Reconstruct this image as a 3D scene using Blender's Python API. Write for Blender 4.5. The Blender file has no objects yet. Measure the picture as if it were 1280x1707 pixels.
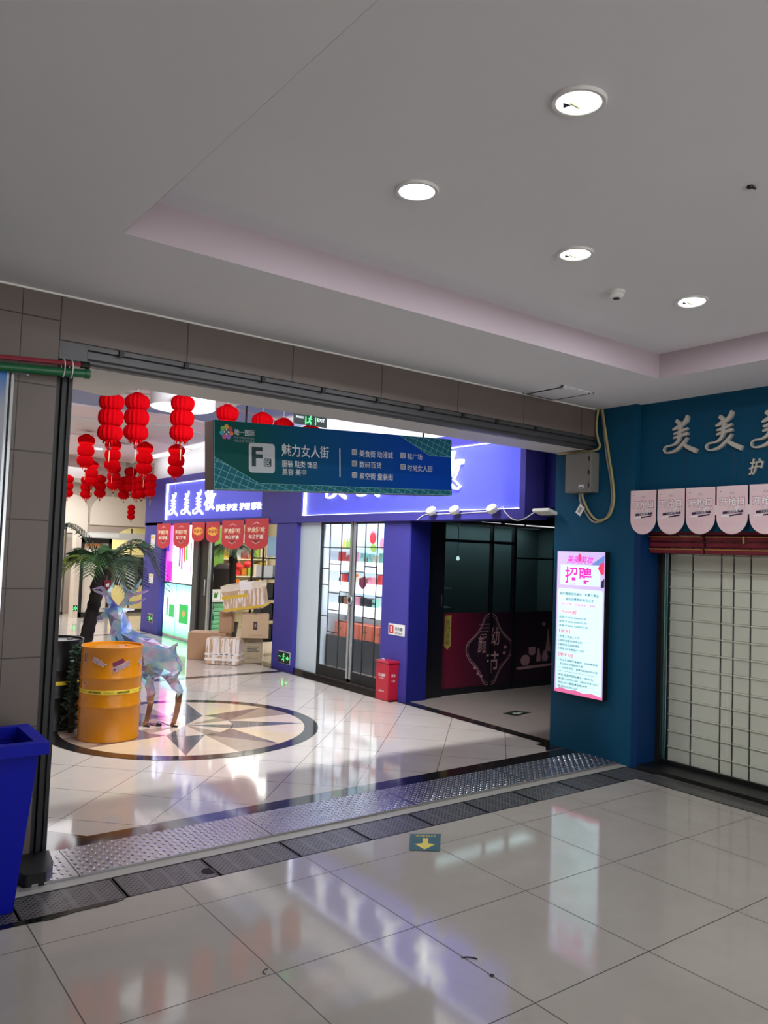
import bpy, bmesh, math, random
from mathutils import Vector, Matrix
random.seed(7)
C = bpy.context.scene.collection
SC = bpy.context.scene
PI = math.pi

# ------------------------------------------------------------------ camera, world, lights, exposure
F_PX, YAW, PITCH, ROLL, CAM_H = 1309.85, 0.6398, 0.0525, 0.0357, 1.8732
cam = bpy.data.cameras.new('camera')
cam.sensor_fit = 'VERTICAL'; cam.sensor_height = 24.0; cam.lens = F_PX / 1707 * 24.0
cam.clip_start = 0.05; cam.clip_end = 100
cam_ob = bpy.data.objects.new('camera', cam); C.objects.link(cam_ob)
_f0 = Vector((math.sin(YAW), math.cos(YAW), 0)); _r0 = Vector((math.cos(YAW), -math.sin(YAW), 0)); _u0 = Vector((0, 0, 1))
_fw = _f0 * math.cos(PITCH) + _u0 * math.sin(PITCH); _up = _u0 * math.cos(PITCH) - _f0 * math.sin(PITCH)
_rt = _r0 * math.cos(ROLL) + _up * math.sin(ROLL); _up2 = _up * math.cos(ROLL) - _r0 * math.sin(ROLL)
M = Matrix((( _rt.x, _up2.x, -_fw.x, 0), (_rt.y, _up2.y, -_fw.y, 0), (_rt.z, _up2.z, -_fw.z, CAM_H), (0, 0, 0, 1)))
cam_ob.matrix_world = M
SC.camera = cam_ob

SC.view_settings.view_transform = 'Standard'; SC.view_settings.look = 'None'
SC.view_settings.exposure = 0.0; SC.view_settings.gamma = 1.0
try: SC.view_settings.use_curve_mapping = False
except Exception: pass
cy = SC.cycles
cy.max_bounces = 8; cy.diffuse_bounces = 4; cy.glossy_bounces = 4; cy.transmission_bounces = 6; cy.transparent_max_bounces = 12
cy.caustics_reflective = False; cy.caustics_refractive = False; cy.sample_clamp_indirect = 6.0
try: cy.use_denoising = True
except Exception: pass

wd = bpy.data.worlds.new('overcast_daylight'); SC.world = wd; wd.use_nodes = True
bg = wd.node_tree.nodes['Background']; bg.inputs[0].default_value = (0.95, 0.97, 1.0, 1); bg.inputs[1].default_value = 1.14
_nt = wd.node_tree; _tc = _nt.nodes.new('ShaderNodeTexCoord'); _sp = _nt.nodes.new('ShaderNodeSeparateXYZ'); _rp = _nt.nodes.new('ShaderNodeValToRGB')
_nt.links.new(_tc.outputs['Generated'], _sp.inputs[0]); _nt.links.new(_sp.outputs[2], _rp.inputs[0]); _nt.links.new(_rp.outputs[0], bg.inputs[0])
_rp.color_ramp.elements[0].position = 0.0; _rp.color_ramp.elements[0].color = (2.3, 2.22, 2.2, 1)      # brighter below the horizon, added to lift the hall ceiling
_rp.color_ramp.elements[1].position = 0.04; _rp.color_ramp.elements[1].color = (1.08, 1.1, 1.14, 1)   # overcast sky

def area(name, loc, size, power, color=(1, 1, 1), rot=(0, 0, 0), size_y=None, shape='RECTANGLE', spread=PI):
    l = bpy.data.lights.new(name, 'AREA'); l.energy = power; l.color = color; l.shape = shape
    l.size = size; l.size_y = size_y or size; l.spread = spread
    o = bpy.data.objects.new(name, l); C.objects.link(o); o.location = loc; o.rotation_euler = rot
    return o
COOL = (0.93, 0.97, 1.0)
# corridor fills, dark shop fill and cove LED
area('corridor_strip_fill', (3.9, 6.48, 3.80), 3.2, 250, COOL, rot=(math.radians(42), 0, 0), size_y=0.14)  # unseen strip behind the hanging sign, added to brighten the mall floor
area('corridor_ceiling_fill', (3.1, 16.0, 3.60), 4.6, 210, COOL, size_y=6.5)  # wide unseen panel added for general corridor brightness
area('far_corridor_fill', (4.6, 19.95, 3.43), 3.0, 150, COOL, size_y=0.8)  # unseen, added to lift the far end wall and ceiling
area('dark_shop_fill', (8.2, 8.35, 2.34), 2.0, 14, COOL, size_y=0.3)  # unseen, added so the interior shows through the dark glass
area('cove_light', (5.95, 11.5, 3.62), 0.12, 40, (0.85, 0.9, 1.0), rot=(0, math.radians(-120), 0), size_y=11.0)
# shop ceilings
area('shop_light', (7.9, 13.9, 2.80), 1.6, 110, (1.0, 0.97, 0.9), size_y=4.2)
area('shop_light', (6.75, 9.9, 2.86), 0.5, 70, COOL, size_y=2.2)
area('far_shop_light', (7.2, 22.4, 2.5), 1.3, 55, (1.0, 0.9, 0.62), size_y=0.8)
area('far_shop_light', (5.0, 21.9, 2.6), 0.9, 18, (1.0, 0.9, 0.66), size_y=0.3)
# front hall downlights, bodies further down; last two unseen, added to brighten the floor
for (x, y, w) in ((2.20, 1.85, 12), (2.20, 2.79, 10), (3.33, 2.80, 14), (4.49, 2.82, 20), (4.49, 0.3, 24), (3.33, 0.3, 20)):
    area('downlight_light', (x, y, 3.535), 0.15, w, COOL, shape='DISK')

# ------------------------------------------------------------------ helpers
def lin(r, g, b):
    def f(c):
        c /= 255.0
        return c / 12.92 if c <= 0.04045 else ((c + 0.055) / 1.055) ** 2.4
    return (f(r), f(g), f(b), 1)

MATS = {}
def mat(name, col, rough=0.5, metal=0.0, emit=0.0, ecol=None, coat=0.0, noise=0.0, nscale=8.0, spec=0.5, bump=0.0, alpha=1.0, trans=0.0, thin=0.0):
    if name in MATS: return MATS[name]
    m = bpy.data.materials.new(name); m.use_nodes = True; MATS[name] = m
    nt = m.node_tree; b = nt.nodes['Principled BSDF']
    c = lin(*col) if max(col) > 1.001 or len(col) == 3 and isinstance(col[0], int) else (*col, 1)
    b.inputs['Base Color'].default_value = c; b.inputs['Roughness'].default_value = rough; b.inputs['Metallic'].default_value = metal
    b.inputs['Specular IOR Level'].default_value = spec
    if coat: b.inputs['Coat Weight'].default_value = coat; b.inputs['Coat Roughness'].default_value = 0.06
    if trans: b.inputs['Transmission Weight'].default_value = trans
    if thin:
        b.inputs['Thin Film Thickness'].default_value = thin; b.inputs['Thin Film IOR'].default_value = 1.5
    if emit:
        e = lin(*ecol) if ecol else c
        b.inputs['Emission Color'].default_value = e; b.inputs['Emission Strength'].default_value = emit
    if noise or bump:
        tc = nt.nodes.new('ShaderNodeTexCoord'); nz = nt.nodes.new('ShaderNodeTexNoise')
        nz.inputs['Scale'].default_value = nscale; nz.inputs['Detail'].default_value = 5
        nt.links.new(tc.outputs['Object'], nz.inputs['Vector'])
        if noise:
            mx = nt.nodes.new('ShaderNodeMix'); mx.data_type = 'RGBA'; mx.blend_type = 'MIX'
            mx.inputs[6].default_value = tuple(max(0, v * (1 - noise)) for v in c[:3]) + (1,)
            mx.inputs[7].default_value = tuple(min(1, v * (1 + noise)) for v in c[:3]) + (1,)
            nt.links.new(nz.outputs['Fac'], mx.inputs[0]); nt.links.new(mx.outputs[2], b.inputs['Base Color'])
        if bump:
            bp = nt.nodes.new('ShaderNodeBump'); bp.inputs['Strength'].default_value = bump; bp.inputs['Distance'].default_value = 0.01
            nt.links.new(nz.outputs['Fac'], bp.inputs['Height']); nt.links.new(bp.outputs['Normal'], b.inputs['Normal'])
    return m

def nd(nt, t, **kw):
    n = nt.nodes.new(t)
    for k, v in kw.items(): setattr(n, k, v)
    return n
def mth(nt, op, a, b=None, c=None):
    n = nt.nodes.new('ShaderNodeMath'); n.operation = op
    for i, v in enumerate((a, b, c)):
        if v is None: continue
        if isinstance(v, (int, float)): n.inputs[i].default_value = v
        else: nt.links.new(v, n.inputs[i])
    return n.outputs[0]
def mixc(nt, fac, a, b):
    n = nt.nodes.new('ShaderNodeMix'); n.data_type = 'RGBA'
    nt.links.new(fac, n.inputs[0]) if not isinstance(fac, (int, float)) else setattr(n.inputs[0], 'default_value', fac)
    for i, v in ((6, a), (7, b)):
        if isinstance(v, tuple): n.inputs[i].default_value = v
        else: nt.links.new(v, n.inputs[i])
    return n.outputs[2]
def line_mask(nt, coord, x0, step, w):
    """1 on thin lines at x0 + k*step of half width w"""
    t = mth(nt, 'DIVIDE', mth(nt, 'SUBTRACT', coord, x0), step)
    d = mth(nt, 'ABSOLUTE', mth(nt, 'SUBTRACT', mth(nt, 'FRACT', mth(nt, 'ADD', t, 0.5)), 0.5))
    return mth(nt, 'LESS_THAN', d, w / step)
def base(name, rough=0.4, metal=0.0, spec=0.5):
    m = bpy.data.materials.new(name); m.use_nodes = True; MATS[name] = m
    nt = m.node_tree; b = nt.nodes['Principled BSDF']
    b.inputs['Roughness'].default_value = rough; b.inputs['Metallic'].default_value = metal; b.inputs['Specular IOR Level'].default_value = spec
    tc = nt.nodes.new('ShaderNodeTexCoord'); sp = nt.nodes.new('ShaderNodeSeparateXYZ')
    nt.links.new(tc.outputs['Object'], sp.inputs[0])
    return m, nt, b, tc, sp.outputs[0], sp.outputs[1], sp.outputs[2]
def noise(nt, tc, scale, detail=4, rough=0.6):
    n = nt.nodes.new('ShaderNodeTexNoise'); n.inputs['Scale'].default_value = scale; n.inputs['Detail'].default_value = detail; n.inputs['Roughness'].default_value = rough
    nt.links.new(tc.outputs['Object'], n.inputs['Vector']); return n.outputs['Fac']
def glass(name, tint, gloss=0.06, rough=0.02):
    if name in MATS: return MATS[name]
    m = bpy.data.materials.new(name); m.use_nodes = True; MATS[name] = m; nt = m.node_tree; nt.nodes.clear()
    out = nd(nt, 'ShaderNodeOutputMaterial'); tr = nd(nt, 'ShaderNodeBsdfTransparent'); tr.inputs[0].default_value = (*tint, 1)
    gl = nd(nt, 'ShaderNodeBsdfGlossy'); gl.inputs['Roughness'].default_value = rough
    lw = nd(nt, 'ShaderNodeLayerWeight'); lw.inputs[0].default_value = 0.5
    mx = nd(nt, 'ShaderNodeMixShader'); f = mth(nt, 'ADD', mth(nt, 'MULTIPLY', mth(nt, 'POWER', lw.outputs['Facing'], 5.0), 0.9), gloss)
    nt.links.new(f, mx.inputs[0]); nt.links.new(tr.outputs[0], mx.inputs[1]); nt.links.new(gl.outputs[0], mx.inputs[2]); nt.links.new(mx.outputs[0], out.inputs[0])
    return m

class MB:
    def __init__(s): s.v = []; s.f = []; s.mi = []; s.mats = []
    def k(s, m):
        if m not in s.mats: s.mats.append(m)
        return s.mats.index(m)
    def add(s, vs, fs, m):
        o = len(s.v); s.v += [tuple(p) for p in vs]; i = s.k(m)
        for f in fs: s.f.append([o + j for j in f]); s.mi.append(i)
        return s
    def poly(s, pts, m): return s.add(pts, [list(range(len(pts)))], m)
    def box(s, x0, x1, y0, y1, z0, z1, m, T=None):
        vs = [Vector((x, y, z)) for z in (z0, z1) for y in (y0, y1) for x in (x0, x1)]
        if T: vs = [T @ p for p in vs]
        return s.add(vs, [(0, 2, 3, 1), (4, 5, 7, 6), (0, 1, 5, 4), (2, 6, 7, 3), (0, 4, 6, 2), (1, 3, 7, 5)], m)
    def prism(s, pts, o, r, u, d, m, side=None):
        """outline pts (a,b) in the frame o,r,u extruded by d along r x u"""
        o, r, u = Vector(o), Vector(r), Vector(u); n = r.cross(u).normalized(); N = len(pts)
        b0 = [o + r * a + u * b for a, b in pts]; b1 = [p + n * d for p in b0]
        s.add(b1, [list(range(N))], m); s.add(b0, [list(range(N))[::-1]], side or m)
        s.add(b0 + b1, [(i, (i + 1) % N, N + (i + 1) % N, N + i) for i in range(N)], side or m)
        return s
    def tube(s, pts, r, m, n=8, cap=True):
        pts = [Vector(p) for p in pts]; R = r if isinstance(r, (list, tuple)) else [r] * len(pts); rings = []; prev = None
        for i, p in enumerate(pts):
            t = (pts[min(i + 1, len(pts) - 1)] - pts[max(i - 1, 0)]).normalized()
            if prev is None:
                a = Vector((0, 0, 1)) if abs(t.z) < 0.9 else Vector((1, 0, 0)); x = t.cross(a).normalized()
            else: x = (prev - t * prev.dot(t)).normalized()
            prev = x; y = t.cross(x)
            rings.append([p + (x * math.cos(2 * PI * k / n) + y * math.sin(2 * PI * k / n)) * R[i] for k in range(n)])
        vs = [p for g in rings for p in g]; fs = []
        for i in range(len(rings) - 1):
            for k in range(n):
                k2 = (k + 1) % n; fs.append((i * n + k, i * n + k2, (i + 1) * n + k2, (i + 1) * n + k))
        if cap: fs += [list(range(n))[::-1], [(len(rings) - 1) * n + k for k in range(n)]]
        return s.add(vs, fs, m)
    def lathe(s, prof, c, m, n=24, wob=0.0, nw=12, cap=True, axis=None):
        cx, cy_, cz = c; vs = []; fs = []
        for (r, z) in prof:
            for k in range(n):
                a = 2 * PI * k / n; q = r * (1 + wob * math.cos(nw * a)); vs.append(Vector((cx + q * math.cos(a), cy_ + q * math.sin(a), cz + z)))
        for i in range(len(prof) - 1):
            for k in range(n):
                k2 = (k + 1) % n; fs.append((i * n + k, i * n + k2, (i + 1) * n + k2, (i + 1) * n + k))
        if cap: fs += [list(range(n))[::-1], [(len(prof) - 1) * n + k for k in range(n)]]
        return s.add(vs, fs, m)
    def text(s, body, c, r, u, m, w=None, h=None, ex=0.0, bold=0.0, shear=0.0, warp=None, sp=1.0):
        """lettering fitted to width w and/or height h about centre c in the frame r,u"""
        key = (body, bold, shear, ex > 0, sp)
        if key not in TXT:
            cu = bpy.data.curves.new('lettering', 'FONT'); cu.body = body; cu.resolution_u = 2; cu.offset = bold; cu.shear = shear; cu.space_character = sp
            cu.extrude = 0.5 if ex else 0.0; cu.align_x = 'LEFT'
            ob = bpy.data.objects.new('lettering', cu); me = ob.to_mesh()
            TXT[key] = ([v.co.copy() for v in me.vertices], [list(p.vertices) for p in me.polygons]); ob.to_mesh_clear(); bpy.data.objects.remove(ob); bpy.data.curves.remove(cu)
        vs, fs = TXT[key]
        if not vs: return s
        x0 = min(v.x for v in vs); x1 = max(v.x for v in vs); y0 = min(v.y for v in vs); y1 = max(v.y for v in vs)
        sx = w / (x1 - x0) if w else None; sy = h / (y1 - y0) if h else None
        sx = sx or sy; sy = sy or sx
        c, r, u = Vector(c), Vector(r), Vector(u); n = r.cross(u).normalized(); out = []
        for v in vs:
            a = (v.x - (x0 + x1) / 2) * sx; b = (v.y - (y0 + y1) / 2) * sy; d = (v.z + 0.5) * ex if ex else 0.0
            out.append(warp(a, b, d) if warp else c + r * a + u * b + n * d)
        return s.add(out, fs, m)
    def brush(s, strokes, c, r, u, size, m, d, thin=1.0):
        """brush character: tapered ribbons in unit square (y down), centred on c"""
        c, r, u = Vector(c), Vector(r), Vector(u)
        d0 = d
        for si, st in enumerate(strokes):
            L = []; Rr = []; d = d0 + si * 0.0006
            P = catmull([(p[0], p[1], p[2] * thin) for p in st], 4)
            for i, (x, y, w) in enumerate(P):
                x2, y2, _ = P[min(i + 1, len(P) - 1)]; x1, y1, _ = P[max(i - 1, 0)]
                tx, ty = x2 - x1, y2 - y1; q = math.hypot(tx, ty) or 1; nx, ny = -ty / q, tx / q
                L.append((x + nx * w / 2, y + ny * w / 2)); Rr.append((x - nx * w / 2, y - ny * w / 2))
            n = r.cross(u).normalized(); k = len(P)
            def W(p, dd): return c + r * ((p[0] - 0.5) * size) + u * ((0.5 - p[1]) * size) + n * dd
            A = [W(p, d) for p in L]; B = [W(p, d) for p in Rr]; A0 = [W(p, 0) for p in L]; B0 = [W(p, 0) for p in Rr]
            vs = A + B + A0 + B0; fs = []
            for i in range(k - 1):
                fs += [(i, i + 1, k + i + 1, k + i), (2 * k + i, 3 * k + i, 3 * k + i + 1, 2 * k + i + 1), (i, 2 * k + i, 2 * k + i + 1, i + 1), (k + i, k + i + 1, 3 * k + i + 1, 3 * k + i)]
            fs += [(0, k, 3 * k, 2 * k), (k - 1, 3 * k - 1, 4 * k - 1, 2 * k - 1)]
            s.add(vs, fs, m)
        return s
    def build(s, name, parent=None, smooth=False, bev=0.0, seg=2, loc=None):
        me = bpy.data.meshes.new(name); me.from_pydata(s.v, [], s.f)
        for m in s.mats: me.materials.append(m)
        me.polygons.foreach_set('material_index', s.mi)
        bm = bmesh.new(); bm.from_mesh(me)
        bmesh.ops.recalc_face_normals(bm, faces=bm.faces) if len(bm.faces) > 5 else None
        bm.to_mesh(me); bm.free()
        if smooth:
            me.polygons.foreach_set('use_smooth', [True] * len(me.polygons)); me.set_sharp_from_angle(angle=math.radians(38))
        me.update()
        o = bpy.data.objects.new(name, me); C.objects.link(o)
        if loc:
            o.data.transform(Matrix.Translation(-Vector(loc))); o.location = loc
        if bev:
            b = o.modifiers.new('bevel', 'BEVEL'); b.width = bev; b.segments = seg; b.limit_method = 'ANGLE'; b.angle_limit = math.radians(40)
        if parent:
            o.parent = parent; o.matrix_parent_inverse = Matrix.Translation(-parent.location)
        return o
TXT = {}
def catmull(P, n):
    out = []
    for i in range(len(P) - 1):
        p0 = P[max(i - 1, 0)]; p1 = P[i]; p2 = P[i + 1]; p3 = P[min(i + 2, len(P) - 1)]
        for k in range(n):
            t = k / n
            out.append(tuple(0.5 * (2 * b + (c - a) * t + (2 * a - 5 * b + 4 * c - d) * t * t + (3 * b - a - 3 * c + d) * t ** 3) for a, b, c, d in zip(p0, p1, p2, p3)))
    return out + [tuple(P[-1])]
def tag(o, label, cat, group=None, kind=None):
    o['label'] = label; o['category'] = cat
    if group: o['group'] = group
    if kind: o['kind'] = kind
    return o
def thing(name, label, cat, loc=(0, 0, 0), group=None):
    o = bpy.data.objects.new(name, None); C.objects.link(o); o.location = loc; o.empty_display_size = 0.1
    return tag(o, label, cat, group)
def struct(o, label, cat):
    return tag(o, label, cat, kind='structure')
def dup(root, delta, label=None, group=None, mats=None):
    """copy of a thing and its parts, moved by delta"""
    d = Vector(delta); r = root.copy(); C.objects.link(r); r.location = root.location + d
    if label: r['label'] = label
    if group: r['group'] = group
    for ch in root.children:
        c = ch.copy(); C.objects.link(c); c.parent = r; c.matrix_parent_inverse = ch.matrix_parent_inverse.copy()
        for g in ch.children:
            e = g.copy(); C.objects.link(e); e.parent = c; e.matrix_parent_inverse = g.matrix_parent_inverse.copy()
    return r
XN = ((0, -1, 0), (0, 0, 1))     # frame of a surface facing -X
YN = ((1, 0, 0), (0, 0, 1))      # frame of a surface facing -Y
UP = ((1, 0, 0), (0, 1, 0))      # frame of the floor
def rrect(a0, a1, b0, b1, r, n=5):
    P = []
    for cx, cy_, s in ((a1 - r, b0 + r, -90), (a1 - r, b1 - r, 0), (a0 + r, b1 - r, 90), (a0 + r, b0 + r, 180)):
        for k in range(n + 1):
            t = math.radians(s + 90 * k / n); P.append((cx + r * math.cos(t), cy_ + r * math.sin(t)))
    return P
ORD = ['first', 'second', 'third', 'fourth', 'fifth', 'sixth', 'seventh', 'eighth', 'ninth', 'tenth', 'eleventh', 'twelfth']

# ------------------------------------------------------------------ materials
def m_floor_hall():
    m, nt, b, tc, x, y, z = base('polished_grey_floor_tile', 0.12, spec=0.42)
    g = mth(nt, 'MAXIMUM', line_mask(nt, x, 1.0134, 0.8, 0.003), line_mask(nt, y, 3.92, 0.8, 0.003))
    n = noise(nt, tc, 1.3, 6); n2 = noise(nt, tc, 9, 6)
    c = mixc(nt, n, lin(148, 141, 133), lin(170, 163, 154)); c = mixc(nt, mth(nt, 'MULTIPLY', n2, 0.25), c, lin(128, 120, 113))
    nt.links.new(mixc(nt, g, c, lin(60, 54, 50)), b.inputs['Base Color'])
    nt.links.new(mth(nt, 'ADD', mth(nt, 'MULTIPLY', n2, 0.08), mth(nt, 'ADD', mth(nt, 'MULTIPLY', g, 0.4), 0.03)), b.inputs['Roughness'])
    return m
def m_floor_mall():
    m, nt, b, tc, x, y, z = base('polished_cream_floor_tile', 0.08, spec=0.5)
    p = mth(nt, 'SUBTRACT', x, y); s = mth(nt, 'ADD', x, y)
    g = mth(nt, 'MAXIMUM', line_mask(nt, p, -0.669, 0.8485, 0.004), line_mask(nt, s, 8.02, 0.8485, 0.004))
    n = noise(nt, tc, 2.0, 6)
    c = mixc(nt, n, lin(196, 184, 174), lin(216, 206, 196))
    nt.links.new(mixc(nt, g, c, lin(96, 84, 76)), b.inputs['Base Color']); b.inputs['Coat Weight'].default_value = 0.15; b.inputs['Coat Roughness'].default_value = 0.05
    return m
def m_tile_wall():
    m, nt, b, tc, x, y, z = base('taupe_wall_tile', 0.42)
    left = mth(nt, 'LESS_THAN', x, 1.19)
    g1 = mth(nt, 'MAXIMUM', line_mask(nt, z, 3.195, 0.4, 0.004), line_mask(nt, x, 0.975, 0.8, 0.003))
    g2 = line_mask(nt, x, 1.99, 0.8, 0.004); e = mth(nt, 'LESS_THAN', mth(nt, 'ABSOLUTE', mth(nt, 'SUBTRACT', x, 1.19)), 0.004)
    g = mth(nt, 'MAXIMUM', mth(nt, 'ADD', mth(nt, 'MULTIPLY', left, g1), mth(nt, 'MULTIPLY', mth(nt, 'SUBTRACT', 1.0, left), g2)), e)
    n = noise(nt, tc, 3.0, 5)
    c = mixc(nt, n, lin(98, 88, 82), lin(109, 98, 92))
    nt.links.new(mixc(nt, g, c, lin(46, 38, 34)), b.inputs['Base Color'])
    return m
def m_ceiling(name, c0, c1):
    m, nt, b, tc, x, y, z = base(name, 0.7)
    n = noise(nt, tc, 0.7, 6); nt.links.new(mixc(nt, n, lin(*c0), lin(*c1)), b.inputs['Base Color']); return m
def m_wave_ceiling():
    m, nt, b, tc, x, y, z = base('wave_painted_ceiling', 0.6)
    n = noise(nt, tc, 0.35, 3); v = mth(nt, 'ADD', mth(nt, 'MULTIPLY', mth(nt, 'ADD', mth(nt, 'MULTIPLY', x, 0.35), y), 1.9), mth(nt, 'MULTIPLY', n, 9.0))
    s = mth(nt, 'SINE', mth(nt, 'MULTIPLY', v, 2.2)); st = mth(nt, 'POWER', mth(nt, 'ABSOLUTE', s), 6.0)
    c = mixc(nt, st, lin(230, 218, 218), lin(158, 138, 146))
    n2 = nt.nodes.new('ShaderNodeTexNoise'); n2.inputs['Scale'].default_value = 0.55; n2.inputs['Detail'].default_value = 2
    mp = nt.nodes.new('ShaderNodeMapping'); mp.inputs['Scale'].default_value = (0.7, 1.5, 1); mp.inputs['Location'].default_value = (3.1, 2.2, 0)
    nt.links.new(tc.outputs['Object'], mp.inputs[0]); nt.links.new(mp.outputs[0], n2.inputs['Vector'])
    bl = mth(nt, 'MULTIPLY', mth(nt, 'GREATER_THAN', n2.outputs['Fac'], 0.50), mth(nt, 'LESS_THAN', y, 12.4))
    c = mixc(nt, bl, c, lin(128, 140, 176)); nt.links.new(c, b.inputs['Base Color']); return m
def m_marble(name, a, bcol, scale=6):
    m, nt, b, tc, x, y, z = base(name, 0.1, spec=0.6)
    n = noise(nt, tc, scale, 8, 0.7); nt.links.new(mixc(nt, n, lin(*a), lin(*bcol)), b.inputs['Base Color'])
    b.inputs['Coat Weight'].default_value = 0.3; b.inputs['Coat Roughness'].default_value = 0.05; return m
def m_grate():
    m, nt, b, tc, x, y, z = base('dark_drain_grating', 0.35, metal=0.4)
    u = mth(nt, 'ADD', x, y); w = mth(nt, 'SUBTRACT', x, y)
    def hole(c, st): return mth(nt, 'LESS_THAN', mth(nt, 'ABSOLUTE', mth(nt, 'SUBTRACT', mth(nt, 'FRACT', mth(nt, 'DIVIDE', c, st)), 0.5)), 0.30)
    h = mth(nt, 'MULTIPLY', hole(u, 0.034), hole(w, 0.034))
    bar = line_mask(nt, x, 1.0, 0.1333, 0.012); h = mth(nt, 'MULTIPLY', h, mth(nt, 'SUBTRACT', 1.0, bar))
    n = noise(nt, tc, 14, 4); c = mixc(nt, n, lin(84, 82, 82), lin(112, 109, 108))
    nt.links.new(mixc(nt, h, c, lin(6, 6, 6)), b.inputs['Base Color']); nt.links.new(mth(nt, 'SUBTRACT', 0.4, mth(nt, 'MULTIPLY', h, 0.4)), b.inputs['Metallic']); return m
def m_signboard():
    m, nt, b, tc, x, y, z = base('signboard_green_to_blue_print', 0.5, spec=0.15)
    t = mth(nt, 'DIVIDE', mth(nt, 'SUBTRACT', x, -1.0), 2.0); cl = nt.nodes.new('ShaderNodeClamp'); nt.links.new(t, cl.inputs[0])
    nt.links.new(mixc(nt, cl.outputs[0], lin(2, 84, 80), lin(0, 72, 178)), b.inputs['Base Color']); return m
def m_signgrid():
    m, nt, b, tc, x, y, z = base('signboard_teal_grid_print', 0.5, spec=0.15)
    a = mth(nt, 'ADD', mth(nt, 'MULTIPLY', x, 1.0), mth(nt, 'MULTIPLY', z, -0.45)); c2 = mth(nt, 'ADD', z, mth(nt, 'MULTIPLY', x, 0.33))
    g = mth(nt, 'MAXIMUM', line_mask(nt, a, 0.0, 0.075, 0.0022), line_mask(nt, c2, 0.0, 0.06, 0.0022))
    nt.links.new(mixc(nt, g, lin(30, 110, 124), lin(130, 190, 196)), b.inputs['Base Color']); return m
def m_shutter():
    m, nt, b, tc, x, y, z = base('pale_roller_shutter', 0.38)
    n = noise(nt, tc, 2.5, 5); nt.links.new(mixc(nt, n, lin(222, 217, 200), lin(236, 231, 215)), b.inputs['Base Color']); return m
def m_iris():
    m, nt, b, tc, x, y, z = base('iridescent_foil', 0.12, metal=0.35)
    n1 = noise(nt, tc, 5.5, 1); n2 = noise(nt, tc, 3.7, 2)
    r = nt.nodes.new('ShaderNodeValToRGB'); e = r.color_ramp.elements
    e[0].position = 0.32; e[0].color = lin(120, 100, 245); e[1].position = 0.70; e[1].color = lin(236, 244, 250)
    for p, c in ((0.41, (150, 180, 250)), (0.47, (170, 220, 246)), (0.54, (230, 226, 250)), (0.62, (222, 170, 246))):
        k = e.new(p); k.color = lin(*c)
    nt.links.new(mth(nt, 'ADD', mth(nt, 'MULTIPLY', n1, 0.7), mth(nt, 'MULTIPLY', n2, 0.3)), r.inputs[0]); nt.links.new(r.outputs[0], b.inputs['Base Color'])
    b.inputs['Transmission Weight'].default_value = 0.6; b.inputs['IOR'].default_value = 1.05
    b.inputs['Coat Weight'].default_value = 0.8; b.inputs['Coat Roughness'].default_value = 0.05
    b.inputs['Thin Film Thickness'].default_value = 420; b.inputs['Thin Film IOR'].default_value = 1.6; return m
def m_card(name, c):
    return mat(name, c, 0.7, noise=0.12, nscale=7)
def m_wrap():
    m, nt, b, tc, x, y, z = base('cardboard_under_clear_tape', 0.25)
    n = noise(nt, tc, 7, 3); mp = nt.nodes.new('ShaderNodeMapping'); mp.inputs['Scale'].default_value = (26, 26, 3)
    nt.links.new(tc.outputs['Object'], mp.inputs[0]); n2 = nt.nodes.new('ShaderNodeTexNoise'); n2.inputs['Scale'].default_value = 1.0; nt.links.new(mp.outputs[0], n2.inputs['Vector'])
    f = mth(nt, 'MULTIPLY', mth(nt, 'GREATER_THAN', n2.outputs['Fac'], 0.52), 0.75)
    nt.links.new(mixc(nt, f, mixc(nt, n, lin(176, 140, 106), lin(206, 176, 146)), lin(236, 224, 220)), b.inputs['Base Color']); return m
def m_lantern():
    m = bpy.data.materials.new('red_tissue_paper'); m.use_nodes = True; nt = m.node_tree; nt.nodes.clear()
    o = nd(nt, 'ShaderNodeOutputMaterial'); d = nd(nt, 'ShaderNodeBsdfDiffuse'); t = nd(nt, 'ShaderNodeBsdfTranslucent')
    d.inputs[0].default_value = lin(186, 9, 19); t.inputs[0].default_value = lin(240, 16, 20)
    mx = nd(nt, 'ShaderNodeMixShader'); mx.inputs[0].default_value = 0.3
    nt.links.new(d.outputs[0], mx.inputs[1]); nt.links.new(t.outputs[0], mx.inputs[2]); nt.links.new(mx.outputs[0], o.inputs[0]); return m
def m_pinkflag():
    m, nt, b, tc, x, y, z = base('pink_card', 0.55)
    n = noise(nt, tc, 3.4, 3); nt.links.new(mixc(nt, n, lin(232, 190, 200), lin(244, 226, 226)), b.inputs['Base Color']); return m

FL1 = m_floor_hall(); FL2 = m_floor_mall(); TILE = m_tile_wall()
CEIL = m_ceiling('white_painted_ceiling', (224, 226, 230), (237, 238, 242))
RISER = mat('pale_pink_white_paint', (186, 172, 180), 0.6)
SOFF = mat('off_white_soffit_paint', (206, 204, 200), 0.55)
WAVE = m_wave_ceiling()
STEEL = mat('grey_painted_steel', (88, 88, 90), 0.42, metal=0.5, noise=0.15, nscale=10)
STEELD = mat('dark_steel', (44, 44, 46), 0.4, metal=0.5)
BLACK = mat('black_plastic', (14, 14, 15), 0.4)
GRANITE = m_marble('black_granite', (26, 24, 24), (52, 48, 47), 40)
KERB = mat('pale_stone_kerb', (150, 146, 138), 0.35, noise=0.12)
GRATE = m_grate()
TREAD = mat('steel_tread_plate', (188, 186, 190), 0.24, metal=0.95, noise=0.1, nscale=6)
TEAL = mat('teal_painted_board', (6, 70, 100), 0.6, spec=0.2, noise=0.06, nscale=2)
TEALD = mat('deep_teal_painted_board', (2, 46, 92), 0.55, spec=0.2)
PURP = mat('violet_blue_panel', (66, 62, 146), 0.5, spec=0.25, noise=0.05, nscale=3)
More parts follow.
